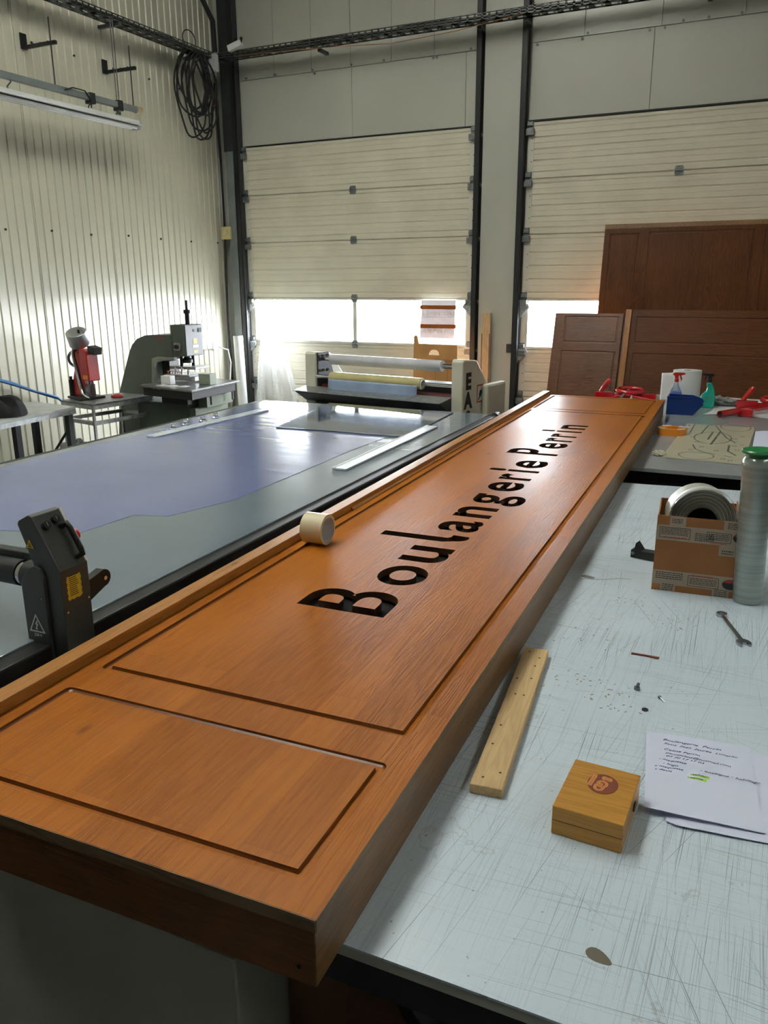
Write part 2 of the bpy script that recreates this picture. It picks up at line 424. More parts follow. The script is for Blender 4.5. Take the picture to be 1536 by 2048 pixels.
def make_roller(parent, x, z, s):
    """side hinge with roller carrier; s=+1 when the track is on the right"""
    b = MB(); y = YW-.014
    b.box(x-.035, x+.035, y-.004, y, z-.05, z+.07)
    b.box(x-.045, x+.045, y-.05, y-.004, z-.075, z-.012); b.box(x-.03, x+.03, y-.030, y-.004, z+.018, z+.055)
    b.cyl((x-.03*s, y-.03, z-.03), (x+.11*s, y-.03, z-.03), .008, 8); b.cyl((x+.08*s, y-.03, z-.03), (x+.10*s, y-.03, z-.03), .024, 14)
    return b.build('roller_bracket', m_galvd, parent, bevel=.002)
def make_door(name, x0, x1, low_hidden=False):
    d = thing(name, '', ''); del d['label']; del d['category']; d['kind'] = 'structure'; d.location = (0, 0, 0)
    for i in range(6):
        z1, z0 = SEC[i], SEC[i+1]
        if i == 3:      # glazed section
            b = MB(); xm = (x0+x1)/2 + .01
            b.box(x0, x1, YW-.012, YW+.02, z1-.022, z1); b.box(x0, x1, YW-.012, YW+.02, z0, z0+.03)
            b.box(x0, x0+.075, YW-.012, YW+.02, z0+.03, z1-.022); b.box(x1-.075, x1, YW-.012, YW+.02, z0+.03, z1-.022)
            b.box(xm-.026, xm+.026, YW-.012, YW+.02, z0+.03, z1-.022)
            f = b.build('window_frame', m_doorcap, d, bevel=.003)
            for xa, xb in ((x0+.075, xm-.026), (xm+.026, x1-.075)):
                MB().box(xa, xb, YW+.004, YW+.007, z0+.03, z1-.022).build('pane', m_pane, f)
        else:
            b = MB(); b.strip(section_profile(z0, z1), 'X', x0+.06, x1-.06); b.box(x0+.001, x1-.001, YW+.004, YW+.03, z0, z1)
            b.build('door_section', m_door, d)
            for xa, xb in ((x0, x0+.062), (x1-.062, x1)):
                e = MB().box(xa, xb, YW-.0155, YW+.03, z0+.004, z1-.004).build('end_cap', m_doorcap, d)
                sb = MB(); xc = (xa+xb)/2
                for q in (.12, .3, .5, .7, .88): sb.cyl((xc+.012, YW-.019, z0+q*(z1-z0)), (xc+.012, YW-.014, z0+q*(z1-z0)), .005, 6)
                sb.build('rivets', m_darkst, e)
    for z in SEC[1:6]: make_hinge(d, (x0+x1)/2+.01, z)
    for z in [SEC[0]-.06]+SEC[1:6]:
        make_roller(d, x0+.02, z, -1); make_roller(d, x1-.02, z, 1)
    # running tracks
    for s, x in ((-1, x0), (1, x1)):
        b = MB()
        b.box(x+s*.015, x+s*.075, YW-.10, YW-.095, 0, 6.0); b.box(x+s*.070, x+s*.075, YW-.10, YW-.0, 0, 6.0)
        b.box(x+s*.015, x+s*.020, YW-.10, YW-.065, 0, 6.0); b.box(x+s*.025, x+s*.075, YW-.02, YW-.001, 0, 6.0)
        b.build('track', m_black, d)
        g = MB()
        for k, z in enumerate((.9, 1.38)):
            g.prism([(x+s*.02, z+.16), (x-s*.08, z+.16), (x-s*.10, z+.12), (x+s*.02, z)], 'Y', YW-.055, YW-.05)
        g.build('guide_plate', m_galv, d)
    return d
d1 = make_door('door_1', *D1); d2 = make_door('door_2', *D2)
# dirt blotches: nails on the white column
# dark lintel seal over door 2 and door 1
struct(MB().box(D1[0], D1[1], YW-.012, YW, DT-.004, DT+.012).build('trim_1', m_rubber)); struct(MB().box(D2[0], D2[1], YW-.02, YW, DT-.004, DT+.014).build('trim_2', m_rubber))

# steel corner post, its grey lining and cable runs
t = thing('corner_post', 'dark steel post in the corner of the ribbed wall and the left loading door', 'post', (-6.20, 8.75, 0)); t['kind'] = 'structure'
MB().box(-.11, .10, -.045, .045, 3.30, 6.2).box(.02, .10, -.045, .045, 0, 3.30).build('beam', m_darkst, t)
MB().box(-.085, .02, -.055, .045, 0, 3.30).build('lining', m_greyst, t)
t2 = thing('column_cover', 'tall white panelled strip between the two loading doors', 'column', (-2.83, 8.78, 0)); t2['kind'] = 'structure'
MB().box(-.20, .215, -.03, .0, 0, 6.2).build('cover_panel', m_panelw, t2)

# ------------------------------------------------------------------ the carved sign board
SA = R(2.24)
def SW(xs, ys): return (math.cos(SA)*xs - math.sin(SA)*ys, math.sin(SA)*xs + math.cos(SA)*ys)
TZ = .80                                    # height of the work tables
SX0, SX1, SY0, SY1 = -1.357, -.455, .802, 6.285
sc_ = SW(-.90, 3.5)
sign = thing('carved_sign_board', 'long orange-stained wooden shop sign with carved letters lying across the tables', 'sign', (sc_[0], sc_[1], TZ), SA)
def L(x, y): return (x+.90, y-3.5)          # sign coordinates -> local
TH = .022; HT = .12
def rrect(x0, x1, y0, y1, r, n=6):
    P = []
    for cx, cy, a in ((x1-r, y1-r, 0), (x0+r, y1-r, 90), (x0+r, y0+r, 180), (x1-r, y0+r, 270)):
        for i in range(n+1): P.append((cx+r*math.cos(R(a+90*i/n)), cy+r*math.sin(R(a+90*i/n))))
    return P
GR = [(-1.272, -.508, .862, 1.187), (-1.272, -.508, 1.283, 5.475), (-1.272, -.508, 5.555, 6.235)]
GW = .019
# the lettering, cut right through the face board
def offs(P, d):
    n = len(P); out = []
    for i in range(n):
        a, b, c = Vector(P[i-1]), Vector(P[i]), Vector(P[(i+1) % n])
        u = (b-a).normalized(); v = (c-b).normalized()
        nu, nv = Vector((u.y, -u.x)), Vector((v.y, -v.x)); k = 1+nu.dot(nv)
        q = (nu+nv)/max(k, .35); out.append((b.x+q.x*d, b.y+q.y*d))
    return out
def area(P): return sum(P[i-1][0]*P[i][1]-P[i][0]*P[i-1][1] for i in range(len(P)))/2
_g = {c: glyph(c) for c in set('BouangeriP')}
_g['l'] = [[(0, .729), (.13, .729), (.13, .17)] + [(.13+.10*(1-math.cos(R(a))), .17-.06*math.sin(R(a))) for a in range(15, 91, 15)] + [(.27, .11), (.255, -.005)] + [(.20-.09*math.sin(R(a))*1.6, -.012+.16*(1-math.cos(R(a)))*.9) for a in range(0, 76, 15)] + [(0, .17)]]
LET = [('B', 1.800, 1.958), ('o', 2.031, 2.196), ('u', 2.248, 2.396), ('l', 2.470, 2.548), ('a', 2.600, 2.735), ('n', 2.792, 2.935), ('g', 2.990, 3.145),
       ('e', 3.215, 3.372), ('r', 3.432, 3.535), ('i', 3.590, 3.628), ('e', 3.690, 3.848), ('P', 4.004, 4.140), ('e', 4.190, 4.335), ('r', 4.395, 4.490), ('r', 4.535, 4.630), ('i', 4.696, 4.734), ('n', 4.812, 4.952)]
BASE = -.791; CAP = .262; XH = .158
def letter_loops():
    out = []
    for ch, ya, yb in LET:
        g = _g[ch]; xs = [p[0] for l in g for p in l]; x0, x1 = min(xs), max(xs)
        outer = max(abs(area(l)) for l in g); sgn = 1 if area([l for l in g if abs(area(l)) == outer][0]) > 0 else -1
        for l in g:
            Q = []
            for (x, y) in l:
                yy = (x-x0)/(x1-x0)*(yb-ya-.008)+ya+.004
                if ch in 'BP': h = y/.729*CAP
                elif ch == 'l': h = y/.729*.287
                elif y <= .56: h = y/.547*XH
                else: h = XH + (y-.547)/(.76-.547)*(.247-XH)
                if ch == 'i' and y > .60: h = .215 + (y-.62)/(.76-.62)*.036
                Q.append((BASE-h, yy))
            Q = [p for i, p in enumerate(Q) if math.hypot(p[0]-Q[i-1][0], p[1]-Q[i-1][1]) > 1e-5]
            # grow strokes slightly
            a = area(Q); hole = (abs(area(l)) < outer*.999) and (area(l)*sgn < 0)
            d = (.0074 if not hole else -.0050)
            Q = offs(Q, d if a > 0 else -d)
            out.append([L(*p) for p in Q])
    return out
LL = letter_loops()
def fill_mesh(loops, z0, z1):
    """solid plate from nested outlines (even-odd)"""
    c = bpy.data.curves.new('f', 'CURVE'); c.dimensions = '2D'; c.fill_mode = 'BOTH'; c.extrude = (z1-z0)/2
    for l in loops:
        sp = c.splines.new('POLY'); sp.points.add(len(l)-1); sp.use_cyclic_u = True
        for q, p in zip(sp.points, l): q.co = (p[0], p[1], 0, 1)
    o = bpy.data.objects.new('f', c); col.objects.link(o); bpy.context.view_layer.update()
    me = bpy.data.meshes.new_from_object(o.evaluated_get(bpy.context.evaluated_depsgraph_get()))
    bpy.data.objects.remove(o); bpy.data.curves.remove(c)
    me.transform(Matrix.Translation((0, 0, (z0+z1)/2))); return me
def lrect(x0, x1, y0, y1): a = L(x0, y0); b = L(x1, y1); return [(a[0], a[1]), (b[0], a[1]), (b[0], b[1]), (a[0], b[1])]
GD = .0085
bm = bmesh.new()
def addm(me): bm.from_mesh(me); bpy.data.meshes.remove(me)
outerloop = lrect(SX0, SX1, SY0, SY1)
gro = []; 
for g in GR:
    a = L(g[0], g[2]); b = L(g[1], g[3])
    o_ = rrect(a[0], b[0], a[1], b[1], .014); i_ = rrect(a[0]+GW, b[0]-GW, a[1]+GW, b[1]-GW, .0012)
    gro.append((o_, i_))
addm(fill_mesh([outerloop]+LL, HT-TH, HT-GD-.0001))
addm(fill_mesh([outerloop]+[o for o, _ in gro], HT-GD, HT))
for k, (_, i_) in enumerate(gro): addm(fill_mesh([i_]+(LL if k == 1 else []), HT-GD, HT))
# moulded groove
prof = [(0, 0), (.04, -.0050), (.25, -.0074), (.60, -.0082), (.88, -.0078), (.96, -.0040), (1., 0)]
m_quirk = mat('groove_wall_shade', (.17, .050, .008), .30)  # darker brown for the groove walls, their shade put into the colour
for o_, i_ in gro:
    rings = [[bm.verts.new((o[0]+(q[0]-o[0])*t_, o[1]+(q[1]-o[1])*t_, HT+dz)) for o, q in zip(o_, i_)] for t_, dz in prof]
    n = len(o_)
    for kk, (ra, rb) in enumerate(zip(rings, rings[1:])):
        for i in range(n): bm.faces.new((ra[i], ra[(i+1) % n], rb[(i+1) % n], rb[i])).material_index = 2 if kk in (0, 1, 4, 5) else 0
me = bpy.data.meshes.new('face_board'); bm.to_mesh(me); bm.free()
m_cut = mat('cut_edge_dark_brown', (.055, .020, .006), .6)  # walls of the cut letters, darker brown than the face
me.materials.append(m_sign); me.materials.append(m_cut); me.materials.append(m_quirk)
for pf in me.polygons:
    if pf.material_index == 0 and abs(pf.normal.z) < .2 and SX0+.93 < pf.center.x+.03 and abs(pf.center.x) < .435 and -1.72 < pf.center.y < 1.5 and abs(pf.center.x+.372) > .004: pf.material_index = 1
addobj('face_board', me, None, sign)
a = L(SX0, SY0); b = L(SX1, SY1)
# edge grain strips of the face board
MB().box(a[0], b[0], a[1]-.0015, a[1], HT-TH, HT-.0005).build('end_grain', m_edge, sign)
MB().box(b[0], b[0]+.0012, a[1], b[1], HT-TH, HT-.0005).build('edge_grain', wood('board_edge_grain_long', (.12,.075,.04), (.24,.15,.08), (.38,.26,.15), stave=.006, length=.6, rough=.6, knots=False), sign)
# box sides
MB().box(b[0]-.022, b[0]-.0025, a[1]+.002, b[1]-.002, .001, HT-TH).build('side_board', m_signs, sign)
MB().box(a[0]+.002, a[0]+.022, a[1]+.002, b[1]-.002, .001, HT-TH).build('side_board', m_signs, sign)
MB().box(a[0]+.022, b[0]-.004, a[1]+.0005, a[1]+.020, .0005, HT-TH).build('end_board', m_signend, sign)
MB().box(a[0]+.022, b[0]-.022, b[1]-.020, b[1]-.002, .0005, HT-TH).build('end_board', m_signend, sign)
m_void = mat('black_backing', (.004, .0035, .003), .85)
MB().box(a[0]+.05, b[0]-.05, a[1]+.2, b[1]-.2, HT-TH-.014, HT-TH-.010).build('backing_sheet', m_void, sign)
# raised rail along the left edge and its small bead
MB().box(a[0]-.001, a[0]+.046, a[1]+.001, b[1]-.001, HT, HT+.028).build('rail', m_rail, sign, bevel=.0015)
MB().prism([(a[0]+.046, HT), (a[0]+.058, HT), (a[0]+.056, HT+.006), (a[0]+.051, HT+.011), (a[0]+.046, HT+.013)], 'Y', a[1]+1.9, b[1]-.001).build('bead_moulding', m_rail, sign)
# joint line where two face boards meet
MB().cyl((b[0]-.030, a[1]-.0008, .028), (b[0]-.030, a[1]+.001, .028), .0035, 10).build('screw_hole', m_void, sign)

# ------------------------------------------------------------------ work tables on the right
def scratch_mat():
    m, nt, b = newmat('scratched_grey_laminate')
    v = coords(nt)
    base = ramp(nt, noise(nt, v, 1.7, 4), [(.3, (.60, .70, .80)), (.7, (.68, .78, .88))])
    def lines(rot, sx, sy, thr, seed, lowscale=2.5, gt=.42, wob=.0):
        m2 = N(nt, 'ShaderNodeMapping'); m2.inputs['Scale'].default_value = (sx, sy, 1); nt.links.new(coords(nt, rot=(0, 0, rot), loc=(seed, seed*1.7, 0)), m2.inputs[0]); vec = m2.outputs[0]
        n_ = noise(nt, vec, 1.0, 1, .5, wob)
        l = ramp(nt, n_, [(thr, 0.), (thr+.05, 1.)])
        gate = ramp(nt, noise(nt, coords(nt, loc=(seed*2.3, seed, 0)), lowscale, 3), [(gt, 0.), (gt+.2, 1.)])
        return mth(nt, 'MULTIPLY', l, gate)
    parts = [lines(R(-2), 620, 1.6, .66, 1., gt=.44), lines(R(1), 900, 2.6, .63, 5., 1.6, .46), lines(R(-6), 520, 2.2, .68, 31., 3.), lines(R(88), 560, 2.0, .66, 9., 2., .44), lines(R(84), 600, 1.6, .67, 11., 2., .44),
             lines(R(20), 420, 1.3, .71, 13., 2., .46), lines(R(-26), 420, 1.5, .71, 17., 2., .46), lines(R(68), 420, 1.3, .71, 23., 2., .4), lines(R(-58), 420, 1.6, .72, 27., 2., .4), lines(R(8), 480, 1.1, .69, 41., 2., .4), lines(R(94), 700, 2.4, .67, 47., 3., .44)]
    s = parts[0]
    for p_ in parts[1:]: s = mth(nt, 'MAXIMUM', s, p_)
    s = mth(nt, 'MULTIPLY', s, mth(nt, 'ADD', noise(nt, v, 9., 3), .12), True)
    c1 = mixc(nt, mth(nt, 'MULTIPLY', s, 1.25, True), base, (.11, .12, .125))
    sp = ramp(nt, noise(nt, v, 75., 2), [(.72, 0.), (.75, 1.)])
    c1 = mixc(nt, mth(nt, 'MULTIPLY', sp, .6), c1, (.14, .13, .12))
    st = ramp(nt, noise(nt, coords(nt, loc=(4, 2, 0)), 7., 5, .6), [(.66, 0.), (.675, 1.), (.69, 0.)])
    c1 = mixc(nt, mth(nt, 'MULTIPLY', st, .35), c1, (.25, .25, .23))
    nt.links.new(c1, b.inputs['Base Color'])
    rg = mth(nt, 'ADD', mth(nt, 'MULTIPLY', noise(nt, v, 5., 4), .18), mth(nt, 'MULTIPLY', s, .25))
    nt.links.new(mth(nt, 'ADD', rg, .24), b.inputs['Roughness'])
    bump(nt, b, mth(nt, 'SUBTRACT', noise(nt, coords(nt, scale=(140, 5, 1)), 1., 3), s), .06, .001)
    return m
m_table = scratch_mat()
m_tedge = mat('table_edge_white', (.55, .56, .54), .4)
def poly_slab(b, pts, z0, z1): return b.prism(pts, 'Z', z0, z1)
# near table
tn = thing('work_table', 'near pale grey scratched work table on a black frame under the sign', 'table', (.0, 2.4, 0))
q = lambda p: (p[0]-.0, p[1]-2.4)
near = [q((-.69, .8665)), q((.75, .895)), q((.68, 4.21)), q((-.85, 4.00))]
poly_slab(MB(), near, TZ-.004, TZ).build('table_top', m_table, tn)
inner = [q((-.688, .8685)), q((.748, .897)), q((.678, 4.208)), q((-.848, 3.998))]
poly_slab(MB(), inner, TZ-.024, TZ-.0045).build('board_edge', m_tedge, tn)
b_ = MB(); fr = [q((-.68, .8745)), q((.74, .905)), q((.67, 4.195)), q((-.84, 3.985))]
def beam(b, p0, p1, w, z0, z1):
    p0, p1 = Vector((p0[0], p0[1])), Vector((p1[0], p1[1])); d = (p1-p0).normalized(); n = Vector((-d.y, d.x))*w
    return b.prism([tuple(p0), tuple(p1), tuple(p1+n), tuple(p0+n)], 'Z', z0, z1)
for i in range(4): beam(b_, fr[i], fr[(i+1) % 4], .05, TZ-.085, TZ-.0245)
b_.build('apron', m_black, tn)
for (x, y) in ((-.66, 1.95), (.62, .98), (.58, 4.05), (-.78, 3.85)):
    p = q((x, y)); MB().box(p[0]-.03, p[0]+.03, p[1]-.03, p[1]+.03, 0, TZ-.085).build('leg', m_black, tn)
# far table
tf = thing('work_table', 'far glossy grey work table holding the spray bottles and the blue bin', 'table', (-.2, 5.9, 0), R(1.2))
m_table2 = mat('glossy_grey_laminate', (.34, .37, .39), .16, var=.08, vs=3, bmp=.02, bs=30)
MB().box(-1.05, 1.25, -1.47, 1.62, TZ-.022, TZ).build('table_top', m_table2, tf, bevel=.002)
b_ = MB(); b_.box(-1.03, 1.23, -1.42, -1.36, TZ-.10, TZ-.022); b_.box(-1.03, 1.23, 1.54, 1.60, TZ-.10, TZ-.022); b_.box(-1.03, -.97, -1.42, 1.6, TZ-.10, TZ-.022); b_.box(1.17, 1.23, -1.42, 1.6, TZ-.10, TZ-.022)
b_.build('apron', m_black, tf)
for x in (-.98, 1.18):
    for y in (-1.38, 1.55): MB().box(x-.03, x+.03, y-.03, y+.03, 0, TZ-.10).build('leg', m_black, tf)

# cabinet and carton under the near end of the sign
m_cab = mat('grey_cabinet_sheet', (.48, .47, .44), .6, var=.08, vs=2)
cab = thing('cabinet', 'plain grey cabinet below the near end of the wooden sign', 'cabinet', (-1.345, 1.22, 0))
MB().box(-.20, .628, -.33, .30, .02, .655).build('body', m_cab, cab, bevel=.004)
MB().box(-.18, .60, -.31, .28, 0, .02).build('plinth', m_black, cab)
m_card = mat('cardboard_brown', (.31, .125, .038), .75, var=.1, vs=8)
ct = thing('cardboard_box', 'brown cardboard carton standing beside the grey cabinet under the sign', 'box', (-.612, 1.40, 0), R(0))
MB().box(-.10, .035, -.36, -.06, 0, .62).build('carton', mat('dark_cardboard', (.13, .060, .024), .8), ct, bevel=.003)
cbl = []
for i in range(25):
    a_ = math.pi*(1+i/24.); cbl.append((-.462+.095*math.cos(a_), 1.17+.02*math.cos(a_), .62+.30*math.sin(a_)))
cbl = [(-.560, 1.15, .70)]+cbl+[(-.362, 1.2, .72)]
tag(MB().tube(cbl, .011, 10).build('cable', m_rubber, smooth=60), 'black cable hanging in a loop beneath the near work table', 'cable')

# ------------------------------------------------------------------ flatbed applicator table
def flat_mat():
    m, nt, b = newmat('flatbed_cutting_mat')
    v = coords(nt)
    base = ramp(nt, noise(nt, v, 1.2, 3), [(.3, (.16, .205, .25)), (.7, (.18, .23, .28))])
    nt.links.new(base, b.inputs['Base Color']); b.inputs['Roughness'].default_value = .15
    b.inputs['IOR'].default_value = 2.7; b.inputs['Coat Weight'].default_value = 0.; b.inputs['Coat Roughness'].default_value = .35
    h = mth(nt, 'ADD', noise(nt, coords(nt, scale=(1.6, 13, 1)), 1., 1), mth(nt, 'MULTIPLY', noise(nt, coords(nt, scale=(12, 22, 1)), 1., 0), .10))
    bump(nt, b, h, .06, .02); return m
def film_mat(name, c, rough=.07):
    m, nt, b = newmat(name)
    v = coords(nt)
    cr = ramp(nt, noise(nt, coords(nt, scale=(7, 55, 1)), 1., 3), [(.74, 0.), (.765, 1.)])
    cc = ramp(nt, noise(nt, v, 1.5, 3), [(.3, tuple(x*.93 for x in c)), (.7, tuple(x*1.05 for x in c))])
    cc = mixc(nt, mth(nt, 'MULTIPLY', cr, .55), cc, tuple(x*.35 for x in c))
    nt.links.new(cc, b.inputs['Base Color']); b.inputs['Roughness'].default_value = .15; b.inputs['IOR'].default_value = 2.7; b.inputs['Coat Weight'].default_value = 0.; b.inputs['Coat Roughness'].default_value = .35
    h = mth(nt, 'ADD', noise(nt, coords(nt, scale=(1.6, 13, 1)), 1., 1), mth(nt, 'MULTIPLY', noise(nt, coords(nt, scale=(12, 22, 1)), 1., 0), .10))
    bump(nt, b, h, .06, .02); return m
m_flat = flat_mat(); m_bluef = film_mat('lavender_film', (.165, .20, .39))
FZ = .90
ft = thing('flatbed_applicator_table', 'wide glossy glass flatbed table with black side rails left of the sign', 'table', (-2.55, 2.6, 0), R(1.4))
MB().box(-.90, .90, -2.6, 2.62, FZ-.02, FZ).build('table_top', m_flat, ft, bevel=.002)
b_ = MB()
for s in (-1, 1): b_.box(s*.90, s*.955, -2.6, 2.62, FZ-.17, FZ-.004)
b_.build('side_rail', m_black, ft, bevel=.006)
b_ = MB()
for s in (-1, 1): b_.box(s*.945, s*.962, -2.6, 2.55, FZ-.075, FZ-.045)
b_.build('guide_track', m_darkst, ft, bevel=.002)
for y in (-2.6, 2.58): MB().box(-.9, .9, y, y+.04, FZ-.13, FZ-.02).build('end_rail', m_darkst, ft)
MB().cyl((.93, 2.63, FZ-.035), (.93, 2.70, FZ-.035), .042, 20).box(.90, .99, 2.60, 2.64, FZ-.08, FZ+.0).build('end_stop', m_black, ft, smooth=40)
for x in (-.82, .82):
    for y in (-2.2, -.4, 1.0, 2.3): MB().box(x-.045, x+.045, y-.06, y+.06, 0, FZ-.13).build('leg', m_darkst, ft, bevel=.004)
MB().box(-.8, .8, -2.3, 2.3, .28, .30).build('lower_shelf', m_greyst, ft)
# things on it
bf = [(-3.36, -.2), (-3.395, 3.245), (-3.40, 5.02), (-1.985, 5.12), (-2.0, 3.72), (-1.965, 2.651), (-2.055, 2.34), (-2.19, 2.30), (-2.205, 2.03), (-2.52, 1.93), (-2.6, -.2)]
o = MB().prism(list(reversed(bf)), 'Z', FZ+.0002, FZ+.0012).build('blue_film_sheet', m_bluef); tag(o, 'large translucent lavender blue film sheet laid on the glass table', 'film')
m_clear = pane_mat('clear_acrylic', (.86, .93, 1.), haze=.10, gl=.22, rough=.04)
m_clearedge = mat('clear_acrylic_edge', (.60, .66, .72), .2, spec=.7)
z0 = FZ+.0014
ac = thing('acrylic_sheet', 'clear acrylic sheet with dark near edge lying at the far end of glass table', 'sheet', (-2.40, 4.70, z0), R(2))
P4 = [(-.378, -.50), (.50, -.50), (.46, .46), (-.55, .56)]
MB().prism(P4, 'Z', 0.0005, .005).build('sheet', m_clear, ac)
beam(beam(MB(), P4[0], P4[1], .004, 0, .0055), P4[1], P4[2], .004, 0, .0055).build('edge', mat('dark_blue_edge', (.05, .08, .12), .25), ac)
def ruler(p0, p1, w, label, cat='ruler'):
    d = Vector((p1[0]-p0[0], p1[1]-p0[1])); a_ = math.atan2(d.y, d.x)
    t = thing('cutting_straightedge', label, cat, ((p0[0]+p1[0])/2, (p0[1]+p1[1])/2, z0), a_); l = d.length/2
    MB().box(-l, l, -w/2, w/2, .0003, .009).build('blade', m_clearedge, t, bevel=.0015); MB().box(-l, l, w/2-.008, w/2, .009, .0105).build('lip', m_white, t); return t
ruler((-3.25, 3.61), (-3.22, 4.75), .075, 'pale clear straightedge lying along the left rim of the glass table')
ruler((-1.83, 3.31), (-1.875, 4.60), .075, 'pale clear straightedge lying along the right rim of the glass table')
# small glass pieces
m_glass, nt_, b_g = newmat('clear_glass'); b_g.inputs['Transmission Weight'].default_value = 1.; b_g.inputs['Roughness'].default_value = .03; b_g.inputs['Base Color'].default_value = (.92, .96, .97, 1)
for i, (x, y) in enumerate([(-3.30, 3.86), (-3.33, 4.02), (-3.31, 4.17), (-3.32, 4.32)]):
    t = thing('glass_weight', ['first', 'second', 'third', 'fourth'][i]+' clear glass weight from the camera on the left rim of the glass table', 'glass weight', (x, y, z0), 0, 'glass weights on the flatbed')
    MB().lathe([(.020, .0), (.026, .004), (.026, .018), (.014, .024), (.018, .036), (.012, .042)], (0, 0, .0), 16).build('weight', m_glass, t, smooth=30)

# roller gantry with control head
m_ctrl = mat('charcoal_housing', (.040, .044, .044), .42, var=.1, bmp=.05, bs=300)
m_ctrlf = mat('charcoal_panel', (.052, .056, .056), .38, var=.1)
m_roller = mat('black_roller_rubber', (.020, .022, .024), .5)
m_yel = mat('warning_yellow', (.70, .50, .03), .5); m_ink = mat('black_ink', (.015, .015, .015), .6); m_wht = mat('white_print', (.62, .63, .62), .5)
m_red = mat('signal_red', (.55, .02, .015), .3, coat=.4)
g = thing('roller_gantry', 'charcoal roller gantry with control head, warning stickers and red stop button', 'machine', (-1.52, 1.365, 0), R(1.4))
# rounded end plate carrying the high voltage sign (faces the near end)
pl = [(-.112, .74), (-.10, .73), (-.045, .73), (-.041, 1.075), (-.050, 1.096), (-.066, 1.104), (-.088, 1.094), (-.108, 1.07), (-.119, 1.04), (-.119, .90)]
MB().prism(pl, 'Y', -.056, -.046).build('end_plate', m_ctrlf, g, bevel=.0015)
MB().prism([(-.105, .60), (-.002, .60), (-.002, 1.06), (-.105, 1.06)], 'Y', -.044, .046).build('carriage', m_ctrl, g, bevel=.003)
# leaning control head
hd = [(.004, .84), (.007, 1.095), (-.066, 1.226), (-.078, 1.230), (-.112, 1.212), (-.117, 1.202), (-.080, 1.105), (-.080, .84)]
MB().prism(hd, 'Y', -.0455, .0455).build('control_head', m_ctrlf, g, bevel=.002)
MB().prism([(.0045, 1.0975), (-.0665, 1.2265), (-.064, 1.229), (.008, 1.099)], 'Y', .040, .047).build('head_edge_trim', m_wht, g)
ax = Vector((-.073, 0, .131)).normalized(); nrm = Vector((.131, 0, .073)).normalized()
def on_face(u, yy, h=0.): return Vector((.007, yy, 1.095)) + ax*u + nrm*h
for u, yy in ((.118, -.022), (.126, .012)):
    kb = MB().cyl(on_face(u, yy, 0), on_face(u, yy, .012), .0105, 20).build('knob', m_rubber, g, smooth=40)
    MB().cyl(on_face(u-.003, yy, .0124), on_face(u+.007, yy, .0124), .0008, 6).build('pointer', m_wht, kb)
hp = [on_face(.105, .022, 0), on_face(.105, .022, .024)] + [on_face(.105-.085*i/6, .022, .027) for i in range(1, 6)] + [on_face(.02, .022, .024), on_face(.02, .022, 0)]
MB().tube(hp, .0075, 10).build('handle', m_rubber, g, smooth=60)
MB().cyl((-.040, .0455, 1.155), (-.040, .055, 1.155), .009, 16).build('button_collar', m_darkst, g, smooth=40)
MB().lathe([(.0125, 0), (.0145, .004), (.0145, .009), (.010, .014), (.003, .015)], (0, 0, 0), 24).xf(Matrix.Translation((-.040, .055, 1.155)) @ Matrix.Rotation(R(-90), 4, 'X')).build('stop_button', m_red, g, smooth=40)
def plate(b, pts2, M, h=.0008):
    b.prism(pts2, 'Z', 0, h, M); return b
Mx = Matrix.Translation((.0062, -.030, 1.012)) @ Matrix.Rotation(R(90), 4, 'Z') @ Matrix.Rotation(R(90), 4, 'X') @ Matrix.Scale(.70, 4)
zz = []
n_ = 9
for i in range(n_): zz += [(.0+.004*(i % 2), .01+.085*i/(n_-1))]
for i in range(6): zz += [(.006+.058*i/5, .098+.004*(i % 2))]
for i in range(n_): zz += [(.070-.004*(i % 2), .095-.085*i/(n_-1))]
for i in range(6): zz += [(.064-.058*i/5, .004-.004*(i % 2))]
lb = plate(MB(), zz, Mx).build('warning_label', m_yel, g)
for i in range(11):
    MB().box(.012, .058-random.uniform(0, .012), .016+i*.0072, .0185+i*.0072, .0008, .0011, Mx).build('print_line', m_ink, lb)
My = Matrix.Translation((-.082, -.0462, 1.145)) @ Matrix.Rotation(R(90), 4, 'X') @ Matrix.Scale(.72, 4)
tr = plate(MB(), [(-.022, -.002), (.022, -.002), (.0, .038)], My).build('hazard_sticker', m_ink, g)
plate(MB(), [(-.018, .0005), (.018, .0005), (.0, .033)], My, .0012).build('yellow_field', m_yel, tr)
b_ = MB(); b_.box(-.008, .008, .004, .007, .0012, .0015, My)
for x in (-.005, 0, .005): b_.tube([My @ Vector((x, .008, .0014)), My @ Vector((x+.0015, .012, .0014)), My @ Vector((x-.001, .016, .0014)), My @ Vector((x, .020, .0014))], .0007, 5)
b_.build('pictogram', m_ink, tr)
Mz = Matrix.Translation((-.083, -.0562, .925)) @ Matrix.Rotation(R(90), 4, 'X') @ Matrix.Scale(.88, 4)
b_ = MB(); T_ = [(-.030, 0), (.030, 0), (0, .056)]; I_ = [(-.0245, .0035), (.0245, .0035), (0, .049)]
for i in range(3): b_.prism([T_[i], T_[(i+1) % 3], I_[(i+1) % 3], I_[i]], 'Z', 0, .0008, Mz)
b_.build('voltage_triangle', m_wht, g)
MB().prism([(.002, .036), (-.006, .024), (-.001, .024), (-.004, .012), (-.0065, .012), (.000, .005), (.001, .013), (-.001, .013), (.006, .026), (.001, .026), (.006, .036)], 'Z', 0, .0008, Mz).build('lightning_mark', m_wht, g)
text('voltage_text', '230 V', m_wht, g, Mz @ Matrix.Translation((-.014, -.013, .0004)), .0125)
for (x, z) in ((-.052, 1.02), (-.05, .855)): MB().cyl((x, -.0562, z), (x, -.059, z), .0025, 10).build('screw', m_chrome, g)
for (y, z) in ((-.036, .985), (.036, 1.00), (.036, .86)): MB().cyl((.006, y, z), (.008, y, z), .003, 10).build('screw', m_chrome, g)
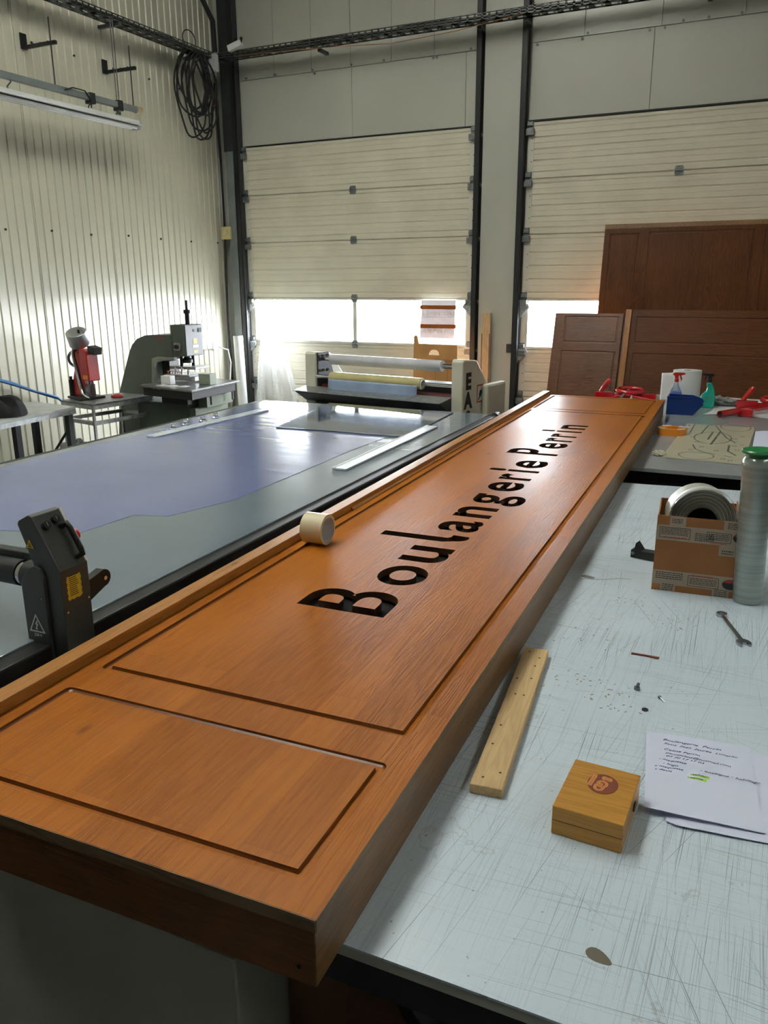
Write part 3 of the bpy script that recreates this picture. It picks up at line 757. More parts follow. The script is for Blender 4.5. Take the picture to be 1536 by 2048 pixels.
MB().prism([(.046, 1.025), (.125, 1.042)] + [(.125+.024*math.sin(R(a_)), 1.018+.024*math.cos(R(a_))) for a_ in range(0, 181, 20)] + [(.046, .965)], 'X', -.045, -.020).build('arm', m_black, g, bevel=.002)
MB().cyl((-.020, .125, 1.018), (-.016, .125, 1.018), .006, 10).build('pivot_bolt', m_chrome, g)
MB().cyl((-1.98, -.005, 1.055), (-.165, -.005, 1.055), .034, 32).build('roller', m_roller, g, smooth=40)
MB().cyl((-.165, -.005, 1.055), (-.145, -.005, 1.055), .031, 32).build('roller_end_ring', m_chrome, g, smooth=40)
MB().cyl((-.145, -.005, 1.055), (-.105, -.005, 1.055), .036, 32).build('roller_flange', m_darkst, g, smooth=40)
MB().box(-1.98, -.105, .01, .04, 1.075, 1.105).build('beam', m_ctrl, g, bevel=.003)
for x in (-.085, -.060): MB().cyl((x, -.04, .62), (x, -.04, .845), .007, 12).build('guide_rod', m_chrome, g, smooth=40)
MB().prism([(-2.13, .60), (-2.02, .60), (-2.02, 1.08), (-2.13, 1.08)], 'Y', -.044, .046).build('carriage', m_ctrl, g, bevel=.003)
MB().box(-2.13, -1.98, -.03, .03, 1.02, 1.075).build('carriage_bridge', m_ctrl, g)

# ------------------------------------------------------------------ laminator behind the flatbed
m_cream = mat('cream_enamel', (.70, .68, .56), .35, var=.04)
m_whroll = mat('white_film_roll', (.56, .56, .60), .3); m_gold = mat('yellow_film_roll', (.50, .45, .22), .28, coat=.4)
m_bluesheet = mat('blue_tinted_film', (.30, .38, .55), .2)
m_dred = mat('dark_red_rubber', (.10, .012, .012), .45)
la = thing('roll_laminator', 'cream roll laminator with white and yellow film rolls behind the glass table', 'machine', (-3.60, 5.98, 0), R(-9))
WD = 1.42
side = [(.0, .0), (.60, .0), (.62, .45), (.60, .70), (.45, .95), (.22, 1.19), (.02, 1.21), (.0, 1.19)]
MB().prism(side, 'X', -.02, .085).build('side_cover', m_cream, la, bevel=.01)
sr = MB().prism(side, 'X', WD, WD+.10).build('side_cover', m_cream, la, bevel=.01)
MB().box(WD+.10, WD+.16, .30, .62, .70, 1.0).build('motor_cover', m_cream, la, bevel=.02)
MB().prism([(.03, .62), (.20, .62), (.24, 1.02), (.18, 1.20), (.03, 1.20)], 'X', .085, .10).build('inner_plate', m_darkst, la, bevel=.004)
for z in (1.14, 1.02):
    for dy in (.05, .1, .16): MB().cyl((.10, dy, z+.03), (.106, dy, z+.03), .012, 10).build('bolt', m_chrome, la, smooth=40)
for z in (1.15, 1.0): MB().cyl((-.035, .07, z), (-.02, .07, z), .018, 12).build('bolt_cap', m_darkst, la)
MB().cyl((.09, .09, 1.145), (WD, .09, 1.145), .014, 16).build('upper_shaft', m_chrome, la, smooth=40)
r1 = MB().cyl((.20, .09, 1.145), (WD-.13, .09, 1.145), .043, 28).build('upper_film_roll', m_whroll, la, smooth=40)
MB().cyl((WD-.13, .09, 1.145), (WD-.02, .09, 1.145), .020, 20).build('shaft_collar', m_chrome, r1, smooth=40)
MB().cyl((.09, .02, 1.005), (WD, .02, 1.005), .015, 16).build('lower_shaft', m_chrome, la, smooth=40)
r2 = MB().pipe((.25, .02, 1.005), (WD-.27, .02, 1.005), .045, .034, 28).build('lower_film_roll', m_gold, la, smooth=40)
MB().pipe((.248, .02, 1.005), (WD-.262, .02, 1.005), .0345, .030, 28).build('core', m_white, r2, smooth=40)
MB().grid(lambda u, v: (.25+u*(WD-.54), -.026-.004*math.sin(v*3), .995-.125*v), 20, 8).build('hanging_film', m_bluesheet, la, smooth=60, solid=.0008)
MB().cyl((.10, .10, .885), (WD, .10, .885), .05, 28).build('nip_roller', m_dred, la, smooth=40)
MB().box(.10, WD, .17, .30, .74, 1.0).build('rear_casing', m_black, la)
# feed table
MB().prism([(-.16, .885), (-.155, .893), (.02, .915), (.06, .90), (.06, .80), (-.02, .80)], 'X', .0, WD).build('feed_table', m_black, la, bevel=.003)
MB().prism([(-.165, .891), (-.155, .896), (.02, .919), (.02, .9165), (-.155, .893)], 'X', -.035, WD-.002).build('feed_plate', m_galv, la)
MB().box(.09, WD, .0, .06, .66, .80).build('front_beam', m_black, la)
MB().box(.42, .98, -.006, .0, .705, .79).build('name_panel', m_cream, la)
for x in (.78, 1.05): MB().cyl((x, -.05, .705), (x+.08, -.05, .705), .026, 14).build('clamp_knob', m_rubber, la, smooth=40)
MB().cyl((.09, -.03, .78), (WD, -.03, .78), .008, 12).build('tie_rod', m_galv, la, smooth=40)
MB().box(.0, WD, .2, .26, .15, .25).build('cross_brace', m_black, la)
Ms = Matrix.Translation((WD+.1008, .0, 0)) @ Matrix.Rotation(R(90), 4, 'Z') @ Matrix.Rotation(R(90), 4, 'X')
for i, ch in enumerate('EAS'): text('side_lettering', ch, m_ink, la, Ms @ Matrix.Translation((.09, .985-i*.145, 0)), .165, offset=.009, align='CENTER')
b_ = MB(); b_.pipe(Ms @ Vector((.185, .755, -.001)), Ms @ Vector((.185, .755, .001)), .022, .018, 24)
b_.build('registered_mark', m_ink, la); text('registered_mark', 'R', m_ink, la, Ms @ Matrix.Translation((.176, .743, 0)), .032)
m_sred = mat('sign_red', (.65, .08, .03), .5)
b_ = MB(); f0 = .23
for (xa, xb, ya, yb) in ((f0, f0+.12, .86, .872), (f0, f0+.12, .988, 1.0), (f0, f0+.012, .872, .988), (f0+.108, f0+.12, .872, .988)): b_.box(xa, xb, ya, yb, -.0002, .0008, Ms)
b_.build('red_frame', m_sred, la)
MB().box(f0+.012, f0+.108, .872, .988, -.0002, .0003, Ms).build('sticker_field', m_white, la)
MB().prism([(f0+.02, .885), (f0+.035, .88), (f0+.1, .97), (f0+.09, .98)], 'Z', .0003, .0008, Ms).prism([(f0+.03, .92), (f0+.06, .90), (f0+.085, .94), (f0+.05, .96)], 'Z', .0003, .0008, Ms).build('pictogram', m_ink, la)
text('side_lettering', 'e3', m_sred, la, Ms @ Matrix.Translation((.22, .70, 0)) @ Matrix.Rotation(R(40), 4, 'Z'), .07)

# ------------------------------------------------------------------ hydraulic press against the left wall
m_green = mat('machine_green', (.075, .095, .072), .42, var=.08); m_greenl = mat('machine_green_light', (.24, .27, .21), .4, var=.06)
m_steel = mat('worn_steel', (.30, .31, .32), .3, .8, var=.25, vs=18); m_copper = mat('copper_wire', (.45, .20, .08), .35, .8)
m_lab = mat('label_yellow', (.62, .42, .08), .5)
pr_ = thing('forming_press', 'dark green C-frame press with grey control box and work table by the ribbed wall', 'machine', (-5.2, 6.3, 0))
X0, Y0 = -5.2, 6.3
fr_ = [(-5.95, .0), (-5.86, .72), (-5.80, .86), (-5.68, 1.13), (-5.64, 1.20), (-5.57, 1.26), (-5.47, 1.295), (-5.13, 1.31), (-5.13, 1.10), (-5.32, 1.10), (-5.37, 1.085), (-5.40, 1.05), (-5.43, .80), (-5.43, .0)]
MB().prism([(x-X0, z) for x, z in fr_], 'Y', -.20, .12).build('c_frame', m_green, pr_, bevel=.006)
MB().prism([(-5.40-X0, 1.08), (-5.33-X0, 1.10), (-5.13-X0, 1.10), (-5.13-X0, 1.08), (-5.32-X0, 1.075), (-5.375-X0, 1.04), (-5.405-X0, .80), (-5.43-X0, .80)], 'Y', -.202, .12).build('throat_lining', m_greenl, pr_)
cbx = MB().box(-5.15-X0, -4.985-X0, -.20, .055, 1.11, 1.40).build('control_box', m_green, pr_, bevel=.004)
MB().box(-4.985-X0, -4.978-X0, -.195, .05, 1.115, 1.395).build('box_door', mat('dull_grey_door', (.13, .135, .14), .45), cbx, bevel=.002)
MB().box(-4.978-X0, -4.972-X0, -.01, .035, 1.325, 1.365).build('display', m_ink, cbx)
MB().cyl((-4.978-X0, -.07, 1.345), (-4.974-X0, -.07, 1.345), .014, 16).build('gauge', m_darkst, cbx)
MB().box(-4.978-X0, -4.9765-X0, -.09, -.035, 1.22, 1.27).build('yellow_label', m_lab, cbx); MB().box(-4.978-X0, -4.9765-X0, -.10, -.02, 1.185, 1.21).build('white_label', m_white, cbx); MB().box(-4.978-X0, -4.9765-X0, -.09, -.035, 1.135, 1.16).build('yellow_label', m_lab, cbx)
MB().box(-5.10-X0, -5.03-X0, -.225, -.20, 1.165, 1.235).build('switch_housing', m_galv, cbx, bevel=.003)
MB().cyl((-5.065-X0, -.25, 1.20), (-5.065-X0, -.225, 1.20), .020, 16).build('rotary_switch', m_rubber, cbx, smooth=40)
MB().box(-5.33-X0, -5.24-X0, -.2025, -.2, 1.27, 1.28).build('red_badge', m_red, pr_)
sp_ = MB(); sp_.cyl((-5.02-X0, -.10, 1.40), (-5.02-X0, -.10, 1.53), .024, 16).cyl((-5.02-X0, -.10, 1.50), (-5.02-X0, -.10, 1.535), .034, 16).cyl((-5.02-X0, -.10, 1.53), (-5.02-X0, -.10, 1.62), .012, 12)
sp_.build('spindle', m_black, pr_, smooth=40)
# ram and tool
for (x, y) in ((-5.11, -.12), (-5.05, -.02)): MB().cyl((x-X0, y, .98), (x-X0, y, 1.11), .016, 14).build('guide_pillar', m_black, pr_, smooth=40)
MB().lathe([(.05, 0), (.05, .03), (.028, .05), (.028, .07)], (-5.08-X0, -.07, 1.04), 18).build('ram', m_black, pr_, smooth=40)
MB().box(-5.22-X0, -4.92-X0, -.16, .06, .985, 1.01).build('upper_tool', m_steel, pr_, bevel=.003)
b0 = None
for i in range(3):
    o = MB().tube([(-5.13-X0+.075*i, -.165, 1.0), (-5.13-X0+.075*i, -.19, 1.0), (-5.13-X0+.075*i, -.195, .975), (-5.13-X0+.075*i, -.195, .925)], .010, 8).build('clamp_hook', m_chrome, pr_, smooth=50)
MB().tube([(-5.24-X0+.18*i/24, -.19+.012*math.sin(i*1.6), .955+.014*math.cos(i*1.6)) for i in range(25)], .0035, 6).build('copper_coil', m_copper, pr_, smooth=60)
MB().box(-5.24-X0, -4.93-X0, -.24, .06, .925, .94).build('lower_plate', m_steel, pr_, bevel=.003)
MB().box(-5.20-X0, -4.90-X0, -.20, .05, .885, .925).build('lower_tool', m_galv, pr_, bevel=.003)
MB().box(-5.37-X0, -5.28-X0, -.10, .05, .87, 1.05).build('valve_block', m_black, pr_, bevel=.006)
MB().box(-5.12-X0, -5.01-X0, -.42, -.35, .8705, .95).build('stop_block', m_white, pr_, bevel=.004)
MB().box(-4.78-X0, -4.65-X0, -.30, -.20, .8705, .97).build('side_block', m_greenl, pr_, bevel=.004)
MB().grid(lambda u, v: (-5.10-X0+.34*u, -.56+.12*v, .8715-.03*max(0., .35-v)*2.5+.003*math.sin(u*17)), 24, 8).build('white_cloth', m_white, pr_, smooth=60, solid=.002)
MB().prism([(-5.30-X0, -.47), (-5.26-X0, -.55), (-4.57-X0, -.67), (-4.62-X0, .12), (-5.22-X0, .20)], 'Z', .852, .870).build('table_top', m_steel, pr_, bevel=.003)
MB().prism([(-5.25-X0, -.52), (-4.60-X0, -.63), (-4.65-X0, .08), (-5.20-X0, .14)], 'Z', .775, .852).build('table_slide', m_black, pr_, bevel=.003)
for (x, y) in ((-4.64, .02), (-4.61, -.35)): MB().cyl((x-X0, y, .70), (x-X0, y, .775), .012, 10).build('adjusting_screw', m_steel, pr_)
MB().box(-5.10-X0, -4.80-X0, -.45, .05, .70, .775).build('saddle', m_black, pr_)
MB().box(-4.80-X0, -4.70-X0, -.30, .10, .66, .76).build('drawer_box', m_greenl, pr_, bevel=.003)
MB().box(-5.43-X0, -4.83-X0, -.42, .12, .0, .70).build('pedestal', m_green, pr_, bevel=.006)
MB().box(-4.83-X0, -4.76-X0, -.40, .10, .35, .66).build('terminal_box', m_greenl, pr_, bevel=.004)

# red eyelet machine on its zinc bench
bn = thing('metal_bench', 'galvanised steel bench carrying the red press machine', 'bench', (-5.56, 5.60, 0))
bt_ = [(-.30, -.24), (.19, -.34), (.26, .37), (-.17, .38)]
MB().prism(bt_, 'Z', .735, .75).build('bench_top', m_galvd, bn, bevel=.002)
for i in range(4):
    j = (i+1) % 4
    for z in (.70, .56):
        beam(MB(), bt_[i], bt_[j], .03, z-.0, z+.034).build('rail', m_galv, bn)
for (x, y) in bt_: MB().box(x-.02 if x > 0 else x, x if x > 0 else x+.02, y if y < 0 else y-.02, y+.02 if y < 0 else y, 0, .735).build('leg', m_galv, bn)
MB().prism([(x*.96, y*.96) for x, y in bt_], 'Z', .20, .212).build('shelf', m_darkst, bn)
m_machred = mat('machine_red', (.40, .018, .014), .35, var=.08, coat=.3)
rm = thing('eyelet_machine', 'red eyelet press with silver hopper standing on the galvanised bench', 'machine', (-5.72, 5.55, .75), R(-8))
MB().prism([(-.16, -.10), (.12, -.16), (.13, .10), (-.13, .14)], 'Z', .0, .022).build('base_plate', m_darkst, rm, bevel=.004)
MB().prism([(-.15, .022), (.06, .022), (.03, .20), (.02, .42), (-.05, .44), (-.07, .30), (-.12, .18)], 'Y', -.05, .06).build('body', m_machred, rm, bevel=.012)
MB().prism([(.05, .19), (.165, .17), (.155, .44), (.055, .46)], 'Y', -.085, .04).build('cover', m_machred, rm, bevel=.01)
MB().box(.085, .15, -.0872, -.0852, .19, .225).build('orange_label', mat('label_orange', (.75, .26, .03), .5), rm)
MB().tube([(-.03, -.075, .47), (-.045, -.08, .40), (-.01, -.085, .28), (.02, -.085, .14), (.05, -.085, .06), (.10, -.085, .03), (.15, -.085, .02)], .012, 10).build('feed_chute', m_chrome, rm, smooth=60)
MB().tube([(-.035, -.04, .47), (-.065, -.04, .40), (-.03, -.045, .28), (.0, -.045, .14), (.04, -.045, .05)], .016, 10).build('chute_rail', m_black, rm, smooth=60)
hpM = Matrix.Translation((.0, -.02, .49)) @ Matrix.Rotation(R(14), 4, 'Y') @ Matrix.Rotation(R(24), 4, 'X')
hp_ = MB().lathe([(.030, -.02), (.085, .0), (.092, .01), (.092, .13), (.085, .135), (.02, .14)], (0, 0, 0), 32).xf(hpM).build('hopper', mat('brushed_steel', (.42, .43, .44), .34, .8, var=.1), rm, smooth=40)
MB().cyl(hpM @ Vector((.05, 0, .135)), hpM @ Vector((.05, 0, .165)), .010, 10).build('lid_knob', m_rubber, hp_, smooth=40)
MB().box(.05, .14, -.06, .03, .445, .51, Matrix.Rotation(R(12), 4, 'Y')).build('motor', m_black, rm, bevel=.004)
MB().pipe((-.125, .02, .36), (-.095, .0, .36), .085, .060, 28).build('flywheel', m_chrome, rm, smooth=40)
MB().cyl((-.135, -.06, .022), (-.135, -.06, .17), .022, 14).cyl((-.135, -.06, .17), (-.135, -.06, .20), .014, 12).build('air_filter', m_black, rm, smooth=40)
MB().box(.06, .13, -.06, .0, .03, .14).build('clear_guard', m_clear, rm)
MB().cyl((.09, -.03, .14), (.09, -.03, .19), .018, 14).build('punch', m_chrome, rm, smooth=40)
o = MB().tube([(.13*math.cos(a_/12*6.283)*.4, .13*math.sin(a_/12*6.283)*.3, 0) for a_ in range(12)], .013, 8, closed=True).build('red_ring', m_machred, smooth=60); o.location = (-5.50, 5.70, .764); tag(o, 'small red ring lying on the zinc bench beside the red machine', 'ring')

# left table
lt = thing('metal_table', 'long pale steel table with dark legs at the left edge against the wall', 'table', (-5.7, 4.2, 0))
P_ = [(.46, -1.2), (.30, .90), (-.30, 1.00), (-.68, -.9)]
P_ = [(.48, -1.2), (.28, .91), (-.30, 1.00), (-.62, -1.0)]
MB().prism(P_, 'Z', .728, .75).build('table_top', mat('worn_white_sheet', (.42, .44, .43), .4, var=.2, vs=7), lt, bevel=.002)
for i in range(4): beam(MB(), P_[i], P_[(i+1) % 4], .035, .69, .728).build('rail', m_galv, lt)
for (x, y) in ((.25, .85), (-.26, .93), (.31, .25), (.43, -1.1), (-.5, -.9)): MB().box(x-.025, x+.025, y-.025, y+.025, 0, .69).build('leg', m_darkst, lt)
MB().cyl((.27, .85, .60), (-.24, .93, .12), .012, 8).build('brace', m_darkst, lt)
sk = thing('black_cloth', 'folded black cloth bundle on the pale left table', 'cloth', (-5.62, 4.52, .75))
def clothf(u, v):
    a_ = u*6.283; r_ = math.sin(v*math.pi/2)
    return (.21*math.cos(a_)*r_**.35*(1+.08*math.sin(3*a_+2)), .20*math.sin(a_)*r_**.35, (1-v)*.0 + .12*math.cos(v*math.pi/2)*(1+.18*math.sin(5*a_)+.1*math.sin(9*a_+v*4)) + .001)
MB().grid(lambda u, v: clothf(u, 1-v), 40, 12).build('folds', mat('black_fabric', (.010, .010, .011), .9), sk, smooth=60)
m_hose = mat('blue_hose', (.03, .13, .32), .4)
for k in range(2):
    pts = [(-6.36, 4.6, 1.05+.015*k), (-6.37, 5.0, .98), (-6.38, 5.30, .885-.012*k), (-6.36, 5.5, .79), (-6.33, 5.75+.03*k, .70-.02*k), (-6.30, 5.9, .55)]
    tag(MB().tube(pts, .013, 8).build('blue_hose', m_hose, smooth=60), ['upper blue air hose running down the ribbed wall', 'lower blue air hose running down the ribbed wall'][k], 'hose', 'blue air hoses')
def crumple(name, c, r, m, label, cat, seed, sq=(1, 1, .7), nu=36, nv=20, amp=.28):
    rnd = random.Random(seed); ph = [rnd.uniform(0, 6.28) for _ in range(12)]
    def f(u, v):
        a_, b_2 = u*2*math.pi, v*math.pi
        d = Vector((math.sin(b_2)*math.cos(a_), math.sin(b_2)*math.sin(a_), math.cos(b_2)))
        w = 1+amp*(abs(math.sin(3*d.x*2+ph[0])*math.sin(4*d.y+ph[1]))+.5*math.sin(7*d.z+5*d.x+ph[2])*math.sin(6*d.y+ph[3])+.35*math.sin(13*d.x+ph[4])*math.sin(12*d.z+ph[5]))
        return (d.x*r*sq[0]*w, d.y*r*sq[1]*w, max(-r*sq[2]*.8, d.z*r*sq[2]*w)+r*sq[2]*.8)
    o = MB().grid(f, nu, nv).build(name, m, smooth=35); o.location = c
    return tag(o, label, cat)
crumple('plastic_bag', (-5.72, 5.35, .212), .13, m_film, 'crumpled clear plastic bag on the shelf of the zinc bench', 'bag', 4)

# ------------------------------------------------------------------ wall fittings
yb = thing('alarm_box', 'small yellowish plastic box on the corner post beside the left door', 'box', (-6.325, 8.653, 2.37))
m_yb = mat('aged_yellow_plastic', (.62, .52, .24), .45)
MB().box(-.065, .065, 0, .04, -.075, .075).build('case', m_yb, yb, bevel=.006); MB().cyl((0, -.006, .01), (0, 0, .01), .035, 20).build('dial', mat('aged_cream_plastic', (.68, .6, .36), .4), yb)
for i, (y, z, w) in enumerate(((8.18, 1.03, .06), (8.30, 1.03, .045), (8.42, 1.02, .05))):
    t = thing('wall_socket', ['far left', 'middle', 'right'][i]+' white socket box of the three low on the ribbed wall', 'socket', (XL+.006, y, z), 0, 'wall sockets by the corner')
    MB().box(0, .035, -w, w, -.05, .05).build('housing', m_white, t, bevel=.004); MB().cyl((.035, 0, 0), (.039, 0, 0), .03, 16).build('outlet', m_whroll, t)
t = thing('white_tube', 'tall white cardboard tube leaning in the corner beside the left door', 'tube', (-6.02, 8.42, 0), 0)
Mt = Matrix.Rotation(R(-3), 4, 'Y') @ Matrix.Rotation(R(-2), 4, 'X')
MB().pipe(Mt @ Vector((-.0, 0, .004)), Mt @ Vector((-.0, 0, 1.14)), .06, .052, 28).build('tube', m_white, t, smooth=40)
# conduits and cables in the corner
for i, (x, y, r_, m_, lab) in enumerate(((-6.41, 8.74, .011, m_white, 'thin white conduit pipe running down the corner of the ribbed wall'), (-6.375, 8.70, .009, m_rubber, 'thin black cable running down the corner beside the conduit'), (-6.35, 8.66, .012, m_rubber, 'thicker black cable running down the corner from the cable coil'))):
    pts = [(x+.008*math.sin(z*2.1+i), y+.010*math.cos(z*1.7+i), z) for z in [.3+.25*k for k in range(16)]]
    if i == 0: pts = [(x, y, .3), (x, y, 4.2)]
    tag(MB().tube(pts, r_, 8).build('conduit' if i == 0 else 'cable', m_, smooth=60), lab, 'conduit' if i == 0 else 'cable')
t = MB().tube([(-6.435, 8.46, 1.0), (-6.36, 8.46, .99), (-6.25, 8.47, .96), (-6.24, 8.5, .80), (-6.27, 8.5, .55), (-6.32, 8.5, .3)], .008, 8).build('cable', m_white, smooth=60); tag(t, 'white cable hanging down from the wall sockets', 'cable')

# perforated cable trays
m_tray = mat('grey_cable_tray', (.10, .105, .10), .45, .5, var=.2)
def tray(name, label, L_, M):
    """tray along local x; slotted side rails"""
    t = bpy.data.objects.new(name, None); col.objects.link(t); t.matrix_world = M; t['label'] = label; t['category'] = 'cable tray'
    h, w = .062, .16
    for y, nm in ((0, 'side_rail'), (w, 'side_rail')):
        b = MB(); n = int(L_/.075); st = L_/n
        for i in range(n):      # rail strips around two rows of slots
            x = i*st
            b.box(x, x+.022, y, y+.002, 0, h)
        for za, zb in ((0, .012), (.024, .038), (.050, h)): b.box(0, L_, y, y+.002, za, zb)
        b.build(nm, m_tray, t)
    b = MB(); n = int(L_/.15)
    for i in range(n): b.box(i*.15, i*.15+.06, .002, w, .0, .002)
    b.box(0, L_, .002, .05, 0, .002).box(0, L_, .11, w, 0, .002)
    b.build('tray_floor', m_tray, t)
    MB().tube([(L_*k/40, .05+.02*math.sin(k*.9), .045+.012*math.sin(k*1.3)) for k in range(41)], .014, 8).build('cable_bundle', m_rubber, t, smooth=60)
    MB().tube([(L_*k/30, .09+.02*math.sin(k*.7+1), .04+.014*math.sin(k*.8)) for k in range(31)], .012, 8).build('cable_bundle', m_rubber, t, smooth=60)
    return t
tb = tray('cable_tray', 'perforated grey cable tray running across above the loading doors', 9.2, Matrix.Translation((-6.15, 8.46, 4.245)))
tl_ = tray('cable_tray', 'perforated grey cable tray running along high on the ribbed wall', 7.0, Matrix.Translation((-6.16, 1.6, 4.235)) @ Matrix.Rotation(R(90), 4, 'Z'))
b_ = MB()
for x in (-4.9, -3.05, -2.58, -.9):
    MB().box(x-.02+6.15, x+.02+6.15, .15, .335, -.03, .0).build('bracket', m_tray, tb)
for y in (4.0, 5.4, 6.9, 8.2):
    MB().box(y-1.62, y-1.58, -.26+.26, .27, -.03, .0).build('bracket', m_tray, tl_)
MB().tube([(.3, .0, .0), (1.5, -.01, -.05), (2.2, -.012, -.10), (2.9, -.01, -.07), (3.6, .0, .0)], .0035, 6).build('loose_wire', m_copper, tb, smooth=60)
t = thing('junction_box', 'white junction box with black plugs on the tray by the corner', 'box', (-5.86, 8.42, 4.325))
MB().box(-.10, .08, -.035, .03, -.02, .045, Matrix.Rotation(R(-14), 4, 'Y')).build('housing', m_white, t, bevel=.006)
for x in (-.02, .06): MB().cyl((x, 0, .03), (x+.015, 0, .09), .014, 10).build('plug', m_rubber, t, smooth=40)
t = thing('corner_junction_box', 'small pale box on the corner post at the end of the cable tray', 'box', (-6.22, 8.36, 4.20))
MB().box(-.06, .10, 0, .07, -.10, .08).build('housing', m_whroll, t, bevel=.005); MB().box(-.01, .006, -.004, 0, -.10, .08).build('strap', m_darkst, t)
# coil of black cable
ck = thing('cable_coil', 'large hank of coiled black cable hanging high in the corner', 'cable coil', (-6.2, 8.08, 4.25))
rnd = random.Random(5)
for k in range(11):
    rx, rz = .22+rnd.uniform(-.07, .07), .36+rnd.uniform(-.09, .09); ty = rnd.uniform(-.10, .12); tx = rnd.uniform(-.05, .06)
    c0 = (tx, ty, -.02-rz)
    MB().tube([(c0[0]+.02*math.sin(a_*.26*3+k), c0[1]+rx*math.cos(a_*2*math.pi/28), c0[2]+rz*math.sin(a_*2*math.pi/28)) for a_ in range(28)], .010, 7, closed=True).build('loop', m_rubber, ck, smooth=60)
MB().tube([(.0, -.06+.11*math.cos(a_*2*math.pi/16), .10+.09*math.sin(a_*2*math.pi/16)) for a_ in range(16)], .006, 6, closed=True).build('tie_loop', m_rubber, ck, smooth=60)
o = MB().tube([(-6.2, 7.9, 4.9+.0), (-6.15, 8.2, 4.82), (-6.12, 8.36, 4.6), (-6.14, 8.40, 4.3)], .028, 10).build('cable_hose', m_rubber, smooth=60); tag(o, 'thick black hose curving from above into the corner junction', 'hose')

# hanging tube lamp with its carrier rail
lm = thing('tube_lamp', 'unlit fluorescent tube lamp hanging from threaded rods by the ribbed wall', 'lamp', (-6.10, 5.98, 3.307)); lm.scale = (1.22,)*3
MB().prism([(-.035, .0), (.035, .0), (.035, .038), (-.035, .038)], 'Y', -.82, .80).build('housing', m_white, lm, bevel=.003)
MB().prism([(-.075, -.002), (-.035, .018), (.035, .018), (.075, -.002), (.075, -.004), (.035, .0), (-.035, .0), (-.075, -.004)], 'Y', -.82, .80).build('reflector', m_white, lm)
for x in (-.028, .028): MB().cyl((x, -.79, -.020), (x, .77, -.020), .013, 14).build('lamp_tube', mat('frosted_tube', (.80, .80, .78), .25), lm, smooth=40)
for y in (-.80, .765): MB().box(-.045, .045, y, y+.03, -.035, .0).build('lamp_holder', m_whroll, lm)
for y in (.30, .60, -.45): MB().tube([(0, y, .12), (.01, y, .09), (-.01, y-.02, .06), (0, y-.02, .04)], .005, 6).build('hook', m_darkst, lm)
cr = thing('carrier_rail', 'dark carrier rail with yellowed end cap above the tube lamp', 'rail', (-6.10, 5.98, 3.46)); cr.scale = (1.22,)*3
MB().box(-.022, .022, -1.2, .80, -.022, .022).build('rail', m_greyst, cr, bevel=.004)
MB().cyl((0, .80, 0), (0, .86, 0), .030, 18).build('end_cap', mat('yellowed_plastic', (.45, .36, .2), .4), cr, smooth=40)
for y in (-.58, .30, .60): MB().box(-.032, .032, y-.025, y+.025, -.045, .032).build('clamp', m_darkst, cr, bevel=.003)
MB().tube([(.03, .02, .0), (.03, .1, .03), (.03, .22, .03), (.03, .28, -.03), (.03, .27, -.08)], .005, 6).build('wire', m_rubber, cr, smooth=60)
for i, y in enumerate((5.93, 6.93)):
    o = MB().tube([(-6.10, y, 3.47), (-6.10, y, 4.03)], .006, 8).build('threaded_rod', m_darkst); tag(o, ['threaded rod holding the lamp rail at its left end', 'threaded rod holding the lamp rail at its right end'][i], 'rod')
    a_ = thing('wall_bracket', ['dark L-shaped wall bracket at the left lamp rod', 'dark L-shaped wall bracket at the right lamp rod'][i], 'bracket', (XL+.005, y, 3.83), 0)
    MB().box(.0, .40, -.014, .014, -.02, .010).build('horizontal_bar', m_black, a_, bevel=.002)
    MB().box(.0, .012, -.035, .035, -.02, .11).build('foot_plate', m_black, a_, bevel=.002)
    for k in range(3): MB().cyl((.12+.09*k, 0, .010), (.12+.09*k, 0, .016), .008, 8).build('bolt', m_darkst, a_)
o = MB().box(-.003, .003, -.020, -.012, 0, .84).box(-.003, .003, .012, .020, 0, .84).box(-.005, .005, -.022, .022, 0, .02).build('drop_rod', m_galvd); o.location = (-6.16, 6.78, 3.39); tag(o, 'thin zinc hanger strap dropping from the wall tray to the lamp', 'rod')

# ------------------------------------------------------------------ finished panels leaning on door 2
def groove_panel(name, w, h, t, rects, m, parent, gw=.018, gd=.006):
    """plate in local XZ, front face at y=0, moulded grooves"""
    bm = bmesh.new(); rec = lambda a, b, c, d: [(a, c), (b, c), (b, d), (a, d)]
    loops = [(rrect(a, b, c, d, .006), rrect(a+gw, b-gw, c+gw, d-gw, .001)) for a, b, c, d in rects]
    def am(me): bm.from_mesh(me); bpy.data.meshes.remove(me)
    am(fill_mesh([rec(0, w, 0, h)], 0, t-gd-.0001)); am(fill_mesh([rec(0, w, 0, h)]+[o for o, _ in loops], t-gd, t))
    for _, i_ in loops: am(fill_mesh([i_], t-gd, t))
    for o_, i_ in loops:
        rings = [[bm.verts.new((o[0]+(q_[0]-o[0])*t_, o[1]+(q_[1]-o[1])*t_, t+dz*gd/.0086)) for o, q_ in zip(o_, i_)] for t_, dz in prof]
        n = len(o_)
        for ra, rb in zip(rings, rings[1:]):
            for i in range(n): bm.faces.new((ra[i], ra[(i+1) % n], rb[(i+1) % n], rb[i]))
    me = bpy.data.meshes.new(name); bm.to_mesh(me); bm.free()
    me.transform(Matrix(((1, 0, 0, 0), (0, 0, -1, 0), (0, 1, 0, 0), (0, 0, 0, 1))))
    return addobj(name, me, m, parent)
def leaning(name, label, x, y, ang):
    t = thing(name, label, 'panel', (x, y, 0)); t.rotation_euler = (R(-ang), 0, 0); t.location.z = .0; return t
LA = math.degrees(math.atan2(.4, 1.49)); LB = math.degrees(math.atan2(.3, 2.3))
pB = leaning('panelled_board', 'smaller orange-brown wooden panel with two grooved fields leaning left on the right door', -2.02, 7.80, LA)
